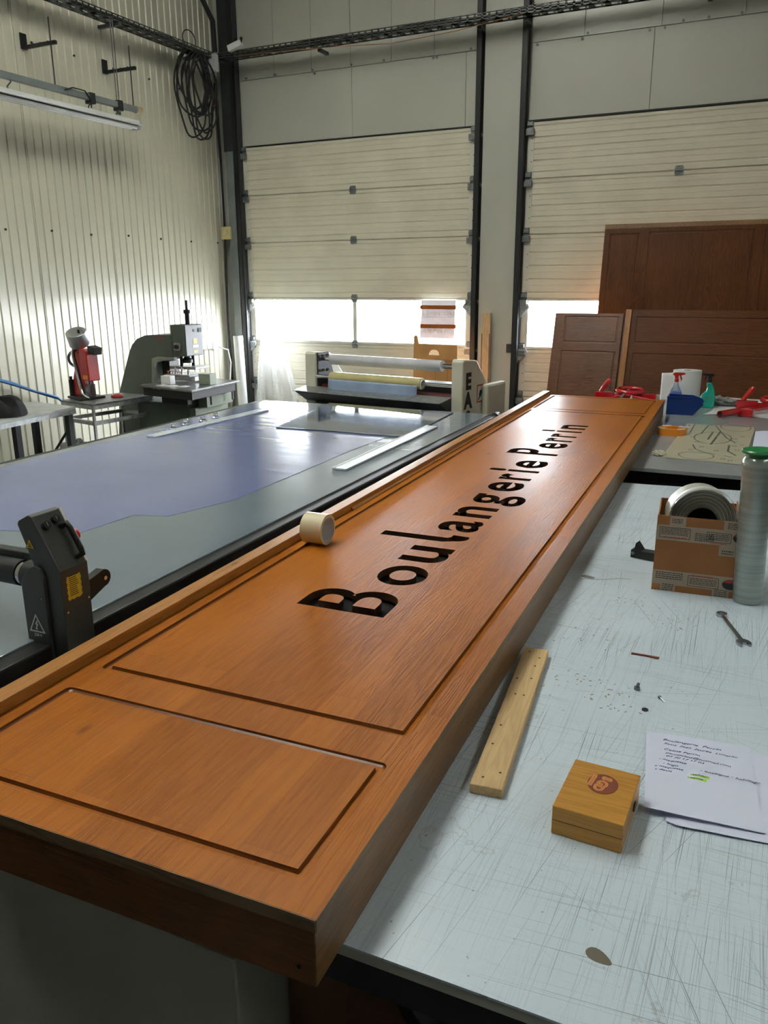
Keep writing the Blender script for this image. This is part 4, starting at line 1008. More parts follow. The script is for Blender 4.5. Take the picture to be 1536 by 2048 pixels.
groove_panel('face_board', .66, 1.515, .018, [(.095, .625, 1.225, 1.49), (.095, .625, .55, 1.15), (.095, .625, .06, .47)], wood('stained_pine_panel', (.11, .032, .006), (.21, .065, .012), (.28, .095, .02), axis='X', length=2.2, seed=8.), pB)
MB().box(.0, .66, .0, .05, 1.49, 1.514).box(0, .66, 0, .05, 0, .03).box(0, .02, 0, .05, .03, 1.49).box(.64, .66, 0, .05, .03, 1.49).build('frame', m_signs, pB)
pC = leaning('panelled_board', 'long low dark brown wooden panel with upright light stile leaning on the right door', -1.35, 7.795, LA)
groove_panel('face_board', 2.9, 1.553, .018, [(.115, 2.5, 1.235, 1.49), (.115, 2.5, .40, 1.145), (.115, 2.5, .06, .33)], m_panel, pC)
MB().box(.015, .067, -.040, -.0185, .02, 1.552).build('stile', wood('light_stile', (.26, .10, .03), (.42, .18, .055), (.52, .25, .09), axis='Z', staves=False, knots=False), pC, bevel=.002)
MB().box(.0, 2.9, .0, .05, 1.52, 1.552).build('top_batten', m_signs, pC)
pA = leaning('panelled_board', 'tall dark brown wooden panel with three grooved fields leaning high on the right door', -1.66, 8.26, LB)
groove_panel('face_board', 2.3, 2.28, .018, [(.055, .335, .3, 2.235), (.425, 1.365, .3, 2.245), (1.45, 2.2, .3, 2.245)], m_panelv, pA)
MB().box(.0, 2.3, -.020, .05, 2.28, 2.325).build('top_rail', m_signs, pA, bevel=.003)
MB().box(.0, .02, .0, .05, .0, 2.28).build('side_board', m_signs, pA)

# ------------------------------------------------------------------ by the left door
cs = thing('cardboard_sheet', 'tall brown cardboard sheet with a half-round cut-out standing before the left door', 'cardboard', (-3.33, 8.25, 0))
sh = [(-.27, .0), (.25, .0), (.25, 1.115), (-.20, 1.125), (-.215, 1.20), (-.235, 1.215), (-.26, 1.20)]
hole = [(-.105+.21*0, 1.02)] ; hole = [(-.02+.062*math.cos(R(a_)), 1.005+.062*math.sin(R(a_))) for a_ in range(0, 181, 15)]
me = fill_mesh([sh, hole], 0, .008); me.name = 'sheet'; me.transform(Matrix(((1, 0, 0, 0), (0, 0, -1, 0), (0, 1, 0, 0), (0, 0, 0, 1))))
m_card2 = mat('cardboard_orange', (.50, .24, .08), .7, var=.1, vs=8)
addobj('sheet', me, m_card2, cs)
for x in (.0, .14): MB().box(x-.002, x+.002, -.010, -.0082, .0, .97).build('crease', mat('cardboard_fold', (.25, .11, .04), .8), cs)
MB().box(-.27, .25, -.0095, -.0082, .93, .96).build('tape_band', mat('brown_tape', (.32, .12, .04), .4), cs)
pb = thing('taped_plastic_bag', 'printed clear plastic bag taped over the left door window with two brown strips', 'bag', (-3.50, 8.745, 1.35))
m_bag = pane_mat('milky_plastic', (.70, .66, .66), haze=.996, gl=.05, rough=.2, through=(.016, .013, .013))
MB().grid(lambda u, v: (-.215+.42*u-.015*(1-v), -.012*math.sin(u*9+v*3)*math.sin(v*7), -.20+.42*v), 20, 20).build('sheet', m_bag, pb, smooth=60)
m_btape = pane_mat('brown_packing_tape', (.50, .16, .03), haze=1., gl=.05, rough=.2, through=(.010, .003, .0006))
for z in (.145, -.065): MB().box(-.225, .215, -.020, -.018, z-.022, z+.022).build('tape_strip', m_btape, pb)
m_faint = mat('faded_print', (.42, .36, .36), .6)
Mp = Matrix.Rotation(R(90), 4, 'X')
text('printed_text', 'ATTENTION !', m_faint, pb, Matrix.Translation((-.16, -.017, .055)) @ Mp, .058)
text('printed_text', 'ENFANTS', m_faint, pb, Matrix.Translation((-.205, -.017, -.135)) @ Mp, .082)
b_ = MB(); b_.box(-.185, .185, -.016, -.0145, .035, .039).box(.181, .185, -.016, -.0145, .039, .115).box(-.185, -.181, -.016, -.0145, .039, .115); b_.build('printed_frame', m_faint, pb)
fs = thing('hanging_film', 'clear wrinkled plastic film hanging before the left window of the left door', 'film', (-5.62, 8.50, .02))
MB().grid(lambda u, v: (-.12-.22*(1-v)+(.16+.62*(1-v)**.7)*u, .035*math.sin(u*17+v*2)+.02*math.sin(u*31+v*7), 1.33*v), 40, 24).build('film', m_film, fs, smooth=60)
pk = thing('timber_plank', 'narrow raw timber board with dark worn edges leaning on the column between doors', 'plank', (-2.905, 8.66, 0))
MB().box(-.05, .045, 0, .035, 0, 1.44).build('board', wood('old_plank', (.30, .20, .11), (.52, .38, .23), (.66, .52, .36), axis='Z', staves=False, rough=.7, coat=0), pk, bevel=.002)
for x in (-.05, .038): MB().box(x, x+.007, -.004, .0, .2, 1.22).build('worn_edge', mat('burnt_edge', (.10, .045, .02), .8), pk)
sw = thing('switch_box', 'small dark grey switch box with cable on the column beside the right door track', 'box', (-2.64, 8.71, 1.06))
MB().box(-.045, .045, 0, .04, -.045, .05).build('case', m_darkst, sw, bevel=.005); MB().tube([(.02, .02, -.045), (.03, .02, -.10), (.05, .02, -.16), (.05, .03, -.22)], .007, 8).build('cable', m_rubber, sw, smooth=60)

# ------------------------------------------------------------------ tape roll on the sign
tpz = .9205
tp = thing('tape_roll', 'roll of cream adhesive tape standing on edge against the rail of the wooden sign', 'tape', (-1.352, 2.235, tpz))
Mt = Matrix.Translation((0, 0, .053)) @ Matrix.Rotation(R(1), 4, 'Z')
tp.location = (-1.315, 2.24, tpz)
MB().pipe(Mt @ Vector((-.052, 0, 0)), Mt @ Vector((.028, 0, 0)), .052, .044, 40).build('tape', mat('cream_tape', (.72, .62, .40), .35, coat=.2), tp, smooth=40)
core = MB().pipe(Mt @ Vector((-.0525, 0, 0)), Mt @ Vector((.029, 0, 0)), .0445, .0425, 40).build('core', mat('tape_core_white', (.55, .56, .56), .6), tp, smooth=40)
for k, x in enumerate((-.020, .006)):
    for j in range(4):
        a_ = R(-60-14*j-6*k); MB().box(x-.006, x+.006, -.0045, .0045, -.0424, -.0418, Mt @ Matrix.Rotation(-R(90)-a_+R(180), 4, 'X')).build('core_print', m_ink, core)

# ------------------------------------------------------------------ near work table
bt = thing('timber_batten', 'short raw pine batten with screw holes lying on the grey table beside the sign', 'batten', (-.4515, 1.635, TZ+.0005), R(6.6))
MB().box(-.032, .032, -.325, .325, 0, .021).build('batten', m_pine, bt, bevel=.0015)
for (x, y) in ((-.012, -.295), (.018, -.27), (-.018, -.17), (-.016, -.09), (-.010, .06), (.010, .06), (-.02, .14), (.014, .15), (.012, .22), (-.015, .30), (.016, .27)):
    MB().lathe([(.0028, 0), (.0028, .0004), (.0010, .0005)], (x, y, .0210), 10).build('screw_hole', mat('hole_dark', (.09, .045, .02), .8), bt)
bx = thing('wooden_box', 'small square orange wooden box with carved round emblem on the grey table', 'box', (-.2055, 1.340, TZ+.0005), R(-1.5))
m_box = wood('honey_wood', (.36, .15, .022), (.52, .25, .035), (.58, .29, .05), axis='X', staves=False, knots=False, rough=.42, bmpst=.06, coat=.2, wav=.5)
MB().box(-.063, .063, -.083, .083, 0, .0285).build('base', m_box, bx, bevel=.0012); lid = MB().box(-.063, .063, -.083, .083, .0295, .058).build('lid', m_box, bx, bevel=.0012)
MB().box(-.0625, .0625, -.0825, .0825, .0285, .0295).build('joint', mat('box_joint', (.12, .045, .01), .7), bx)
MB().tube([(-.063, .010, .033), (-.0675, .012, .036), (-.068, .020, .038), (-.066, .026, .034), (-.063, .026, .031)], .0016, 6).build('latch', m_darkst, bx, smooth=50)
MB().box(-.066, -.063, -.002, .012, .020, .034).build('latch_plate', m_darkst, bx); MB().box(.063, .0655, .015, .03, .022, .036).build('hinge', m_darkst, bx)
em = MB().lathe([(.0285, 0), (.0285, .0006), (.0275, .0008)], (.004, .022, .058), 40, .98, 1.12).build('emblem', mat('emblem_dark_red', (.20, .045, .02), .5), lid)
Me = Matrix.Translation((.004, .022, .0588)) @ Matrix.Rotation(R(-96), 4, 'Z')
for i, (ch, dx, dy, sz, o_) in enumerate((('S', -.0245, -.006, .024, .0012), ('G', -.0105, -.0095, .026, .0014), ('D', .0075, -.011, .024, .0014))):
    text('emblem_letter', ch, mat('emblem_outline', (.72, .34, .14), .5), em, Me @ Matrix.Translation((dx, dy, .0001)) @ Matrix.Scale(1.0, 4), sz, extrude=.0002, offset=.0016)
    text('emblem_letter', ch, mat('emblem_orange', (.60, .20, .035), .5), em, Me @ Matrix.Translation((dx, dy, .0005)), sz, extrude=.0002, offset=.0004)
MB().box(-.021, .017, -.0245, -.0165, 0, .0004, Me).build('emblem_bar', MC['emblem_outline'], em); MB().box(-.0195, .0155, -.023, -.018, .0004, .0008, Me).build('emblem_bar', MC['emblem_orange'], em)

# notes
m_paper = mat('white_paper', (.70, .74, .92), .7, var=.02)
m_pen = mat('blue_ink', (.03, .03, .16), .6)
def curl(x, y):
    return .0035 + .010*max(0., min(1., (-.075-y)/.075))**2*max(0., (.12-x)/.22) + .0025*math.sin(y*19)*math.exp(-abs(x+.02)*9)+.001
nt2 = thing('paper_stack', 'lower white paper sheets sticking out right beneath the handwritten page', 'paper', (.02, 1.545, TZ), R(7.3))
for k in range(4):
    MB().grid(lambda u, v: (-.125+.245*u+.006*k, -.153+.297*v-.003*k, .0008+.0008*k+.25*max(0, (curl(-.125+.245*u, -.15+.297*v)-.0045))), 14, 14).build('sheet', m_paper, nt2, smooth=60)
nt = thing('handwritten_page', 'white page with blue handwriting and green highlight on the grey table', 'paper', (-.040, 1.548, TZ+.0016), R(7.3))
MB().grid(lambda u, v: (-.105+.21*u, -.1485+.297*v, curl(-.105+.21*u, -.1485+.297*v)), 24, 30).build('page', m_paper, nt, smooth=60)
MB().grid(lambda u, v: (-.105+.21*u, -.1485+.297*v, -.0008+.8*curl(-.105+.21*u, -.1485+.297*v)), 14, 20).build('page', m_paper, nt, smooth=60)
def hand(body, x, y, size, rot=-3., m=m_pen, sh=.35):
    me = text_mesh(body, size, sh, 0., 'LEFT', .00012)
    c_, s_ = math.cos(R(rot)), math.sin(R(rot))
    for v in me.vertices:
        a_, b_2 = v.co.x*1.12, v.co.y*.8 + .0009*math.sin(v.co.x*260+x*90)
        px_, py_ = x+a_*c_-b_2*s_, y+a_*s_+b_2*c_
        v.co = (px_, py_, curl(px_, py_)+.0004)
    return addobj('handwriting', me, m, nt)
hand('Boulangerie  Perrin', -.072, .117, .0135); hand('Saint  Jean  Jaures  Lunerac', -.070, .102, .0120, -4)
hand('Celine Perrin', -.070, .078, .0120); hand('perrincline@hotmail.com', -.066, .065, .0110, -5); hand('07 70 17 17 03', -.066, .053, .0110, -4)
hand('- maquette', -.080, .039, .0110); hand('- logo', -.072, .024, .0115); hand('- enseigne - habillage', .000, .020, .0120, -5)
hand('v maquette', -.088, .012, .0110, 0); hand('v devis', -.088, .000, .0110, 0)
m_hl = mat('highlighter_green', (.42, .75, .08), .6)
for (x, y, w) in ((-.018, .001, .036), (-.024, -.010, .036)):
    MB().grid(lambda u, v: (x+w*u, y+.0095*v-.004*u, curl(x+w*u, y)+.0002), 4, 2).build('highlight', m_hl, nt)
hand('valider', -.015, .0035, .0095, -5); hand('vente', -.019, -.008, .0095, -5)

# wrench
wr_ = thing('combination_wrench', 'chrome combination wrench lying on the grey table in front of the film roll', 'wrench', (-.022, 2.358, TZ+.0005), R(-70))
m_wr = mat('wrench_steel', (.42, .43, .45), .22, .95, var=.15, vs=40)
MB().prism([(-.088, -.0055), (.082, -.0065), (.082, .0065), (-.088, .0055)], 'Z', .002, .0075).build('shank', m_wr, wr_, bevel=.0018)
MB().pipe((-.100, 0, .0), (-.100, 0, .010), .0155, .0090, 24).build('ring_end', m_wr, wr_, smooth=40)
jaw = [(.078, -.007), (.088, -.018), (.104, -.019), (.117, -.012), (.112, -.006), (.101, -.0075), (.097, .0), (.101, .0075), (.112, .010), (.114, .017), (.100, .020), (.086, .016), (.078, .007)]
MB().prism(jaw, 'Z', .0, .009).build('open_jaw', m_wr, wr_, bevel=.001)
# small debris
o = MB().prism([(-.036, -.004), (.0, -.0025), (.034, -.007), (.036, .003), (.0, .004), (-.036, .004)], 'Z', 0, .003).build('red_offcut', mat('dull_red_plastic', (.20, .035, .02), .5)); o.location = (-.223, 2.078, TZ+.0003); o.rotation_euler = (0, 0, R(2)); tag(o, 'thin dark red offcut strip lying mid-table', 'offcut')
m_bolt = mat('dull_bolt', (.16, .18, .19), .4, .7)
t = thing('bolt', 'small dull bolt head standing on the grey table above the page', 'bolt', (-.214, 1.880, TZ+.0003))
MB().cyl((0, 0, 0), (0, 0, .007), .0075, 6).build('head', m_bolt, t); MB().cyl((0, 0, .007), (.003, -.001, .017), .0038, 12).build('shank', m_bolt, t, smooth=40)
t = thing('screw', 'tiny loose screw lying right of the dull bolt', 'screw', (-.151, 1.848, TZ+.0043), R(-50))
MB().cyl((-.011, 0, 0), (-.008, 0, 0), .0042, 12).build('head', m_wr, t); MB().cyl((-.008, 0, 0), (.012, 0, -.002), .0018, 8, r2=.0006).build('shank', m_wr, t)
o = MB().pipe((0, 0, 0), (0, 0, .0022), .0075, .0028, 20).build('washer', mat('dark_washer', (.03, .03, .03), .45, .5)); o.location = (-.181, 1.785, TZ+.0003); tag(o, 'small dark washer lying near the bolt and screw', 'washer')
o = MB().grid(lambda u, v: (.021*math.cos(u*6.283)*v, .012*math.sin(u*6.283)*v*(1-.35*math.cos(u*6.283)), .0007*(1-v)+.0003), 20, 3).build('dried_glue_spot', mat('glue_brown', (.15, .13, .10), .5)); o.location = (-.135, 1.012, TZ); o.rotation_euler = (0, 0, R(-20)); tag(o, 'brown dried glue spot on the near part of the grey table', 'spot')
o = MB().grid(lambda u, v: (.024*math.cos(u*6.283)*v, .014*math.sin(u*6.283)*v*(1-.3*math.sin(u*12.5)), .0003), 20, 2).build('paint_chip', mat('chip_grey', (.20, .21, .22), .5)); o.location = Vector((-.49, 2.62, TZ+.0003)); tag(o, 'flat grey chip mark on the grey table beside the sign', 'spot')
# black clip
bc = thing('black_clamp', 'small black plastic clamp half behind the cardboard box', 'clamp', (-.352, 2.90, TZ+.0005), R(-12))
MB().prism([(-.038, 0), (.05, 0), (.05, .032), (.0, .030), (-.022, .058), (-.026, .034), (-.038, .030)], 'Y', -.02, .02).build('body', m_rubber, bc, bevel=.002); MB().cyl((-.03, -.0205, .018), (-.03, -.022, .018), .006, 12).build('rivet', m_galvd, bc)

# taped cardboard box with reel
kb = thing('cardboard_box', 'open brown cardboard box covered in printed tape on the grey table', 'box', (-.168, 2.738, TZ+.0005), R(4.5))
w2, d2_, h2 = .122, .135, .252
MB().box(-w2, w2, -d2_, -d2_+.004, 0, h2).build('front_wall', m_card, kb); MB().box(-w2, w2, d2_-.004, d2_, 0, h2-.01).build('back_wall', m_card, kb)
MB().prism([(-d2_+.004, 0), (d2_-.004, 0), (d2_-.004, h2-.01), (d2_*.35, h2+.012), (-d2_*.3, h2-.006), (-d2_+.004, h2)], 'X', -w2, -w2+.004).build('left_wall', m_card, kb)
MB().box(w2-.004, w2, -d2_+.004, d2_-.004, 0, h2).build('right_wall', m_card, kb); MB().box(-w2+.004, w2-.004, -d2_+.004, d2_-.004, 0, .004).build('bottom', m_card, kb)
m_ptape = mat('printed_tape', (.36, .27, .19), .35, coat=.3, var=.08)
m_pblack = mat('print_black', (.02, .02, .025), .5); m_pred = mat('print_red', (.45, .05, .03), .5)
Mf = Matrix.Translation((0, -d2_-.0004, 0)) @ Matrix.Rotation(R(90), 4, 'X')
def tape(x0, x1, z0_, z1_, k): return MB().box(x0, x1, z0_, z1_, 0, .0004+.0002*k, Mf).build('printed_tape', m_ptape, kb)
def block(par, x0, x1, z0_, z1_, rows, m, h):
    dz = (z1_-z0_)/rows
    for r_ in range(rows):
        b = MB(); x = x0
        while x < x1:
            w = random.uniform(.003, .011); b.box(x, min(x+w, x1), z0_+r_*dz+dz*.3, z0_+r_*dz+dz*.72, h, h+.0002, Mf); x += w+.0018
        o = b.build('print_line', m, par); o['kind'] = 'stuff'
def frame(par, x0, x1, z0_, z1_, h):
    MB().box(x0, x1, z0_, z0_+.0016, h, h+.0002, Mf).box(x0, x1, z1_-.0016, z1_, h, h+.0002, Mf).box(x0, x0+.0016, z0_, z1_, h, h+.0002, Mf).box(x1-.0016, x1, z0_, z1_, h, h+.0002, Mf).build('print_frame', m_pblack, par)
t1 = tape(-w2, w2, .172, .222, 1); t2_ = tape(-w2, w2, .022, .070, 1); t3 = tape(-.084, -.036, .215, h2, 2); t4 = tape(.075, .122, .222, h2, 0); t5 = tape(.062, .110, .0, .030, 0); t6 = tape(-.095, -.05, .0, .030, 0); t7 = tape(.068, .122, .138, .172, 0)
H_ = .0008
frame(t1, -.112, -.020, .180, .216, H_); block(t1, -.107, -.026, .190, .213, 5, m_pblack, H_); block(t1, -.100, -.030, .179, .186, 1, m_pred, H_+.0003)
block(t1, -.006, .05, .178, .206, 5, m_pblack, H_); frame(t1, .028, .100, .180, .212, H_); block(t1, .034, .094, .186, .208, 4, m_pblack, H_+.0003); block(t1, .040, .088, .174, .180, 1, m_pred, H_+.0003)
block(t2_, -.112, -.03, .040, .066, 4, m_pblack, H_); frame(t2_, -.014, .078, .026, .062, H_); block(t2_, -.008, .072, .032, .056, 5, m_pblack, H_); block(t2_, -.004, .060, .060, .066, 1, m_pred, H_+.0003)
for (x, z) in ((.128, .200), (.112, .045)):
    MB().prism([(x+.024*math.cos(R(a_)) if x+.024*math.cos(R(a_)) < w2 else w2, z+.017*math.sin(R(a_))) for a_ in range(0, 360, 20)], 'Z', H_, H_+.0003, Mf).build('oval_logo', m_pblack, t1 if z > .1 else t2_)
    MB().prism([(x+.022*math.cos(R(a_)) if x+.022*math.cos(R(a_)) < w2 else w2, z+.016*math.sin(R(a_))) for a_ in range(20, 161, 20)], 'Z', H_+.0003, H_+.0005, Mf).build('oval_logo', m_pred, t1 if z > .1 else t2_)
block(t3, -.078, -.046, .230, .246, 3, m_pblack, H_+.0002); block(t4, .086, .116, .226, .248, 4, m_pblack, H_); block(t5, .068, .106, .002, .026, 4, m_pblack, H_); block(t6, -.09, -.055, .002, .026, 4, m_pblack, H_); block(t7, .076, .11, .142, .158, 2, m_pblack, H_)
MB().box(-w2-.0005, -w2, -d2_, d2_, .172, .222).build('printed_tape', m_ptape, kb); MB().box(-w2-.0005, -w2, -d2_, d2_, .022, .070).build('printed_tape', m_ptape, kb)
# reel of strapping in the box
rl = thing('strapping_reel', 'reel of pale grey plastic strapping sticking out of the taped cardboard box', 'reel', (-.166, 2.742, 1.015), R(14)); rl.scale = (.93, .93, .97)
m_strap = mat('pale_strapping', (.48, .49, .42), .35, coat=.2)
def pspiral(r0, r1, y0, y1, name, m):
    return MB().pipe((0, y0, 0), (0, y1, 0), r1, r0, 48).build(name, m, rl, smooth=30)
n_ = 10
m_strap2 = mat('pale_strapping_dark', (.30, .32, .28), .4)
for k in range(n_):
    ra, rb = .058+.056*k/n_, .058+.056*(k+1)/n_-.0012
    pspiral(ra, rb, -.052-.005*random.random(), .05, 'strap_turn', m_strap if k % 2 else m_strap2)
pspiral(.052, .0575, -.056, .052, 'core', mat('reel_core_grey', (.20, .21, .20), .4))
MB().grid(lambda u, v: ((.116+.008*math.sin(u*3.1))*math.cos(R(158-150*u)), -.066+.030*v-.01*math.sin(u*3.1), (.116+.008*math.sin(u*3.1))*math.sin(R(158-150*u))), 40, 2).build('loose_strap', mat('white_strap', (.66, .67, .66), .35), rl, smooth=60, solid=.0008)
MB().cyl((0, .05, 0), (0, .054, 0), .058, 32).build('dark_bottom', m_black, rl)
# stretch film roll
sf = thing('stretch_film_roll', 'tall roll of silvery stretch film with green core cap standing on the table', 'film roll', (.008, 2.615, TZ+.0005))
m_sfm, nt_, b_s = newmat('stretch_film_silver')
v_ = coords(nt_, scale=(1, 1, 1)); n1 = noise(nt_, coords(nt_, scale=(2, 2, 60)), 1., 3)
nt_.links.new(ramp(nt_, n1, [(.3, (.25, .29, .27)), (.7, (.42, .47, .44))]), b_s.inputs['Base Color']); b_s.inputs['Roughness'].default_value = .28; b_s.inputs['Metallic'].default_value = .55; b_s.inputs['Coat Weight'].default_value = .6
bump(nt_, b_s, n1, .5, .002)
Ml = Matrix.Rotation(R(-2.2), 4, 'Y')
def lat(prof_, name, m, par, seg=40):
    b = MB().lathe(prof_, (0, 0, 0), seg); b.xf(Ml); return b.build(name, m, par, smooth=40)
rr_ = [(.040, .0), (.0435, .006)] + [(.0440+.0006*math.sin(k*2.3), .006+.445*k/30) for k in range(1, 30)] + [(.0430, .452), (.036, .460)]
lat(rr_, 'film', m_sfm, sf)
lat([(.030, .455), (.030, .470), (.047, .474), (.049, .480), (.045, .484), (.030, .478), (.012, .474)], 'green_cap', mat('green_plastic', (.01, .20, .05), .35, coat=.3), sf)
lat([(.037, .0), (.0385, .002), (.0385, .003)], 'core_end', m_darkst, sf)

# ------------------------------------------------------------------ far work table
og = thing('orange_tape_roll', 'orange roll of tape lying flat on the far table beside the sign', 'tape', (-.555, 5.53, TZ+.0005))
m_org = mat('orange_tape', (.72, .24, .02), .4, coat=.2)
MB().pipe((0, 0, 0), (0, 0, .042), .090, .040, 48).build('tape', m_org, og, smooth=40)
for a0 in (100, 200, 300, 20): MB().prism([(.0905*math.cos(R(a0+i*7)), .0905*math.sin(R(a0+i*7))) for i in range(7)]+[(.07*math.cos(R(a0+i*7)), .07*math.sin(R(a0+i*7))) for i in range(6, -1, -1)], 'Z', .0422, .044).build('tape_edge_light', mat('tape_liner_white', (.75, .70, .62), .5), og)
MB().box(.035, .10, .03, .06, .044, .0455).build('white_label', m_white, og)
bn2 = thing('stacking_bin', 'blue plastic open-fronted stacking bin on the far table beside the sign end', 'bin', (-.585, 6.47, TZ+.0005), R(3))
m_bin = mat('blue_bin_plastic', (.006, .03, .17), .35)
prof_b = [(-.115, 0), (.075, 0), (.145, .085), (.125, .105), (.06, .128), (-.115, .132)]
for y in (-.095, .091): MB().prism(prof_b, 'Y', y, y+.004).build('side_wall', m_bin, bn2, bevel=.001)
MB().box(-.115, -.111, -.091, .091, 0, .132).build('back_wall', m_bin, bn2); MB().box(-.111, .075, -.091, .091, 0, .004).build('bottom', m_bin, bn2)
MB().prism([(.075, 0), (.110, .042), (.106, .044), (.071, .003)], 'Y', -.091, .091).build('front_lip', m_bin, bn2)
for x in (-.09, .03): MB().box(x, x+.012, -.098, -.095, .012, .022).build('rim_foot', m_bin, bn2)
MB().box(-.118, .06, -.101, -.091, .126, .134).build('rim', m_bin, bn2, bevel=.002)
# kitchen roll
kr = thing('paper_towel_roll', 'big white paper towel roll standing on the far table behind the spray bottles', 'paper roll', (-.640, 7.16, TZ+.0005))
m_tow = mat('towel_white', (.76, .77, .78), .85, var=.02)
MB().pipe((0, 0, 0), (0, 0, .255), .112, .032, 48).build('roll', m_tow, kr, smooth=40)
MB().pipe((0, 0, .0), (0, 0, .256), .032, .028, 24).build('core', mat('core_card', (.42, .36, .28), .8), kr, smooth=40)
MB().grid(lambda u, v: (-.03-.165*u, -.112+.05*u*u+.01*math.sin(v*3), .0+(.25-.02*u)*v+.0), 10, 8).build('loose_sheet', m_tow, kr, smooth=60, solid=.001)
# clear bottle, red trigger
def trigger(par, z, m, s=1., flip=1, m2=None):
    MB().cyl((0, 0, z-.022), (0, 0, z+.004), .017*s, 16).build('collar', m, par, smooth=40)
    MB().prism([(-.012*flip, z+.004), (.012*flip, z+.004), (.014*flip, z+.028), (.050*flip, z+.034), (.052*flip, z+.052), (-.020*flip, z+.052), (-.034*flip, z+.036), (-.016*flip, z+.026)], 'Y', -.010, .010).build('spray_head', m2 or m, par, bevel=.002)
    MB().prism([(.022*flip, z+.030), (.032*flip, z+.030), (.042*flip, z+.004), (.036*flip, z-.018), (.030*flip, z+.002)], 'Y', -.006, .006).build('trigger', m2 or m, par, bevel=.001)
    MB().cyl((.050*flip, 0, z+.043), (.062*flip, 0, z+.043), .008, 10).build('nozzle', m, par)
s1 = thing('spray_bottle', 'clear spray bottle with red trigger and blue label on the far table', 'bottle', (-.690, 6.86, TZ+.0005))
MB().lathe([(.034, 0), (.040, .006), (.042, .02), (.040, .09), (.030, .13), (.016, .165), (.013, .190), (.013, .196)], (0, 0, 0), 28, 1.25, .8).build('bottle', m_clear, s1, smooth=40)
MB().lathe([(.0408, .045), (.0412, .05), (.0405, .088), (.036, .115), (.0355, .116)], (0, 0, 0), 28, 1.25, .8).build('label', mat('label_blue', (.10, .14, .42), .4), s1, smooth=40)
trigger(s1, .212, m_red, 1., 1)
s2 = thing('spray_bottle', 'turquoise spray bottle with black trigger standing on the far table', 'bottle', (-.440, 6.84, TZ+.0005))
m_tq, nt_, b_t = newmat('turquoise_liquid'); b_t.inputs['Base Color'].default_value = (.03, .55, .42, 1); b_t.inputs['Transmission Weight'].default_value = .35; b_t.inputs['Roughness'].default_value = .18; b_t.inputs['Coat Weight'].default_value = .5
sil = [(-.052, 0), (.042, 0), (.050, .02), (.052, .09), (.040, .145), (.018, .200), (-.020, .200), (-.022, .185), (-.014, .160), (-.020, .135), (-.050, .105), (-.062, .07), (-.060, .02)]
MB().prism(sil, 'Y', -.030, .030).build('bottle', m_tq, s2, bevel=.012, seg=4)
text('hand_lettering', 'Javel', mat('felt_pen_grey', (.12, .18, .16), .5), s2, Matrix.Translation((-.045, -.0306, .070)) @ Matrix.Rotation(R(90), 4, 'X'), .042, shear=.3)
trigger(s2, .218, m_black, 1., -1)
# red clamps
m_rc = mat('glossy_red_enamel', (.50, .008, .015), .18, coat=.8)
def red_clamp(label, x, y, rz, mirror=1, zb=TZ+.0005):
    t = thing('red_lifting_frame', label, 'clamp', (x, y, zb), rz, 'red enamelled frames on the far table')
    s = mirror
    MB().box(-.235*s, -.08*s, -.03, .03, .0, .060).build('end_block', m_rc, t, bevel=.004)
    MB().box(.155*s, .265*s, -.03, .03, .0, .055).build('end_block', m_rc, t, bevel=.004)
    MB().tube([(-.19*s, .0, .06), (-.165*s, .0, .10), (-.13*s, .0, .150), (-.12*s, .0, .168)], [.017, .020, .022, .015], 12).build('lever', m_red, t, smooth=60)
    lp = [(.05+.105*math.cos(a_*2*math.pi/24)*(1 if abs(math.cos(a_*2*math.pi/24)) < .95 else .98), .02+.06*math.sin(a_*2*math.pi/24), .075+.012*math.sin(a_*2*math.pi/24)) for a_ in range(24)]
    MB().tube([(p_[0]*s, p_[1], p_[2]) for p_ in lp], .020, 12, closed=True).build('ring_handle', m_rc, t, smooth=60)
    MB().tube([(-.17*s, -.10, .012), (.03*s, -.05, .045), (.26*s, -.095, .012)], .011, 8).build('cross_bar', m_rc, t, smooth=60)
    MB().tube([(-.02*s, -.09, .02), (.045*s, -.02, .085)], .013, 8).build('link', mat('link_steel', (.20, .12, .11), .4, .5), t, smooth=60)
    MB().tube([(-.09*s, .0, .03), (.16*s, .0, .03)], .018, 10).build('spine', m_rc, t, smooth=60)
    return t
red_clamp('red enamelled frame with lever and ring behind the far end of the sign', -1.125, 7.05, R(4))
red_clamp('red enamelled frame with lever and ring at the right side of the far table', .000, 6.92, R(-2))
o = thing('red_tube', 'shiny crimson tube with dark open end lying on white cloth on the far table', 'tube', (-.15, 6.60, TZ+.034), R(0))
MB().pipe((-.165, -.30, .0), (.30, .40, .02), .025, .021, 24).build('tube', m_rc, o, smooth=40); MB().cyl((-.160, -.293, .0), (-.155, -.285, .0), .0211, 24).build('dark_bore', m_black, o)
MB().prism([(-.05, -.13), (.05, -.155), (.06, -.06), (-.04, -.04)], 'Z', -.031, .028).build('collar_block', m_rc, o, bevel=.003)
tag(MB().prism([(-.02, 0), (.02, 0), (0, .055)], 'Y', -.02, .02).build('white_wedge', m_white), 'small pointed white wedge beside the red frame behind the sign', 'wedge').location = (-1.04, 6.93, TZ+.0005)
o = MB().grid(lambda u, v: (-.44+.75*u+.05*math.sin(v*5), 6.45+1.0*v+.05*math.sin(u*6), TZ+.003+.0015*math.sin(u*11)+.022*max(0., math.sin(u*7+2))*(v > .7)*(v-.7)*3), 30, 30).build('white_cloth', mat('white_sheet', (.66, .66, .67), .6), smooth=60); tag(o, 'wavy white sheet spread under the red tube on the far table', 'cloth')
crumple('crumpled_foil', (-.345, 6.98, TZ+.012), .055, mat('grey_rag', (.26, .28, .27), .6), 'crumpled grey rag on the white sheet between bottle and red frame', 'rag', 11, (1.5, 1, .55), amp=.45)
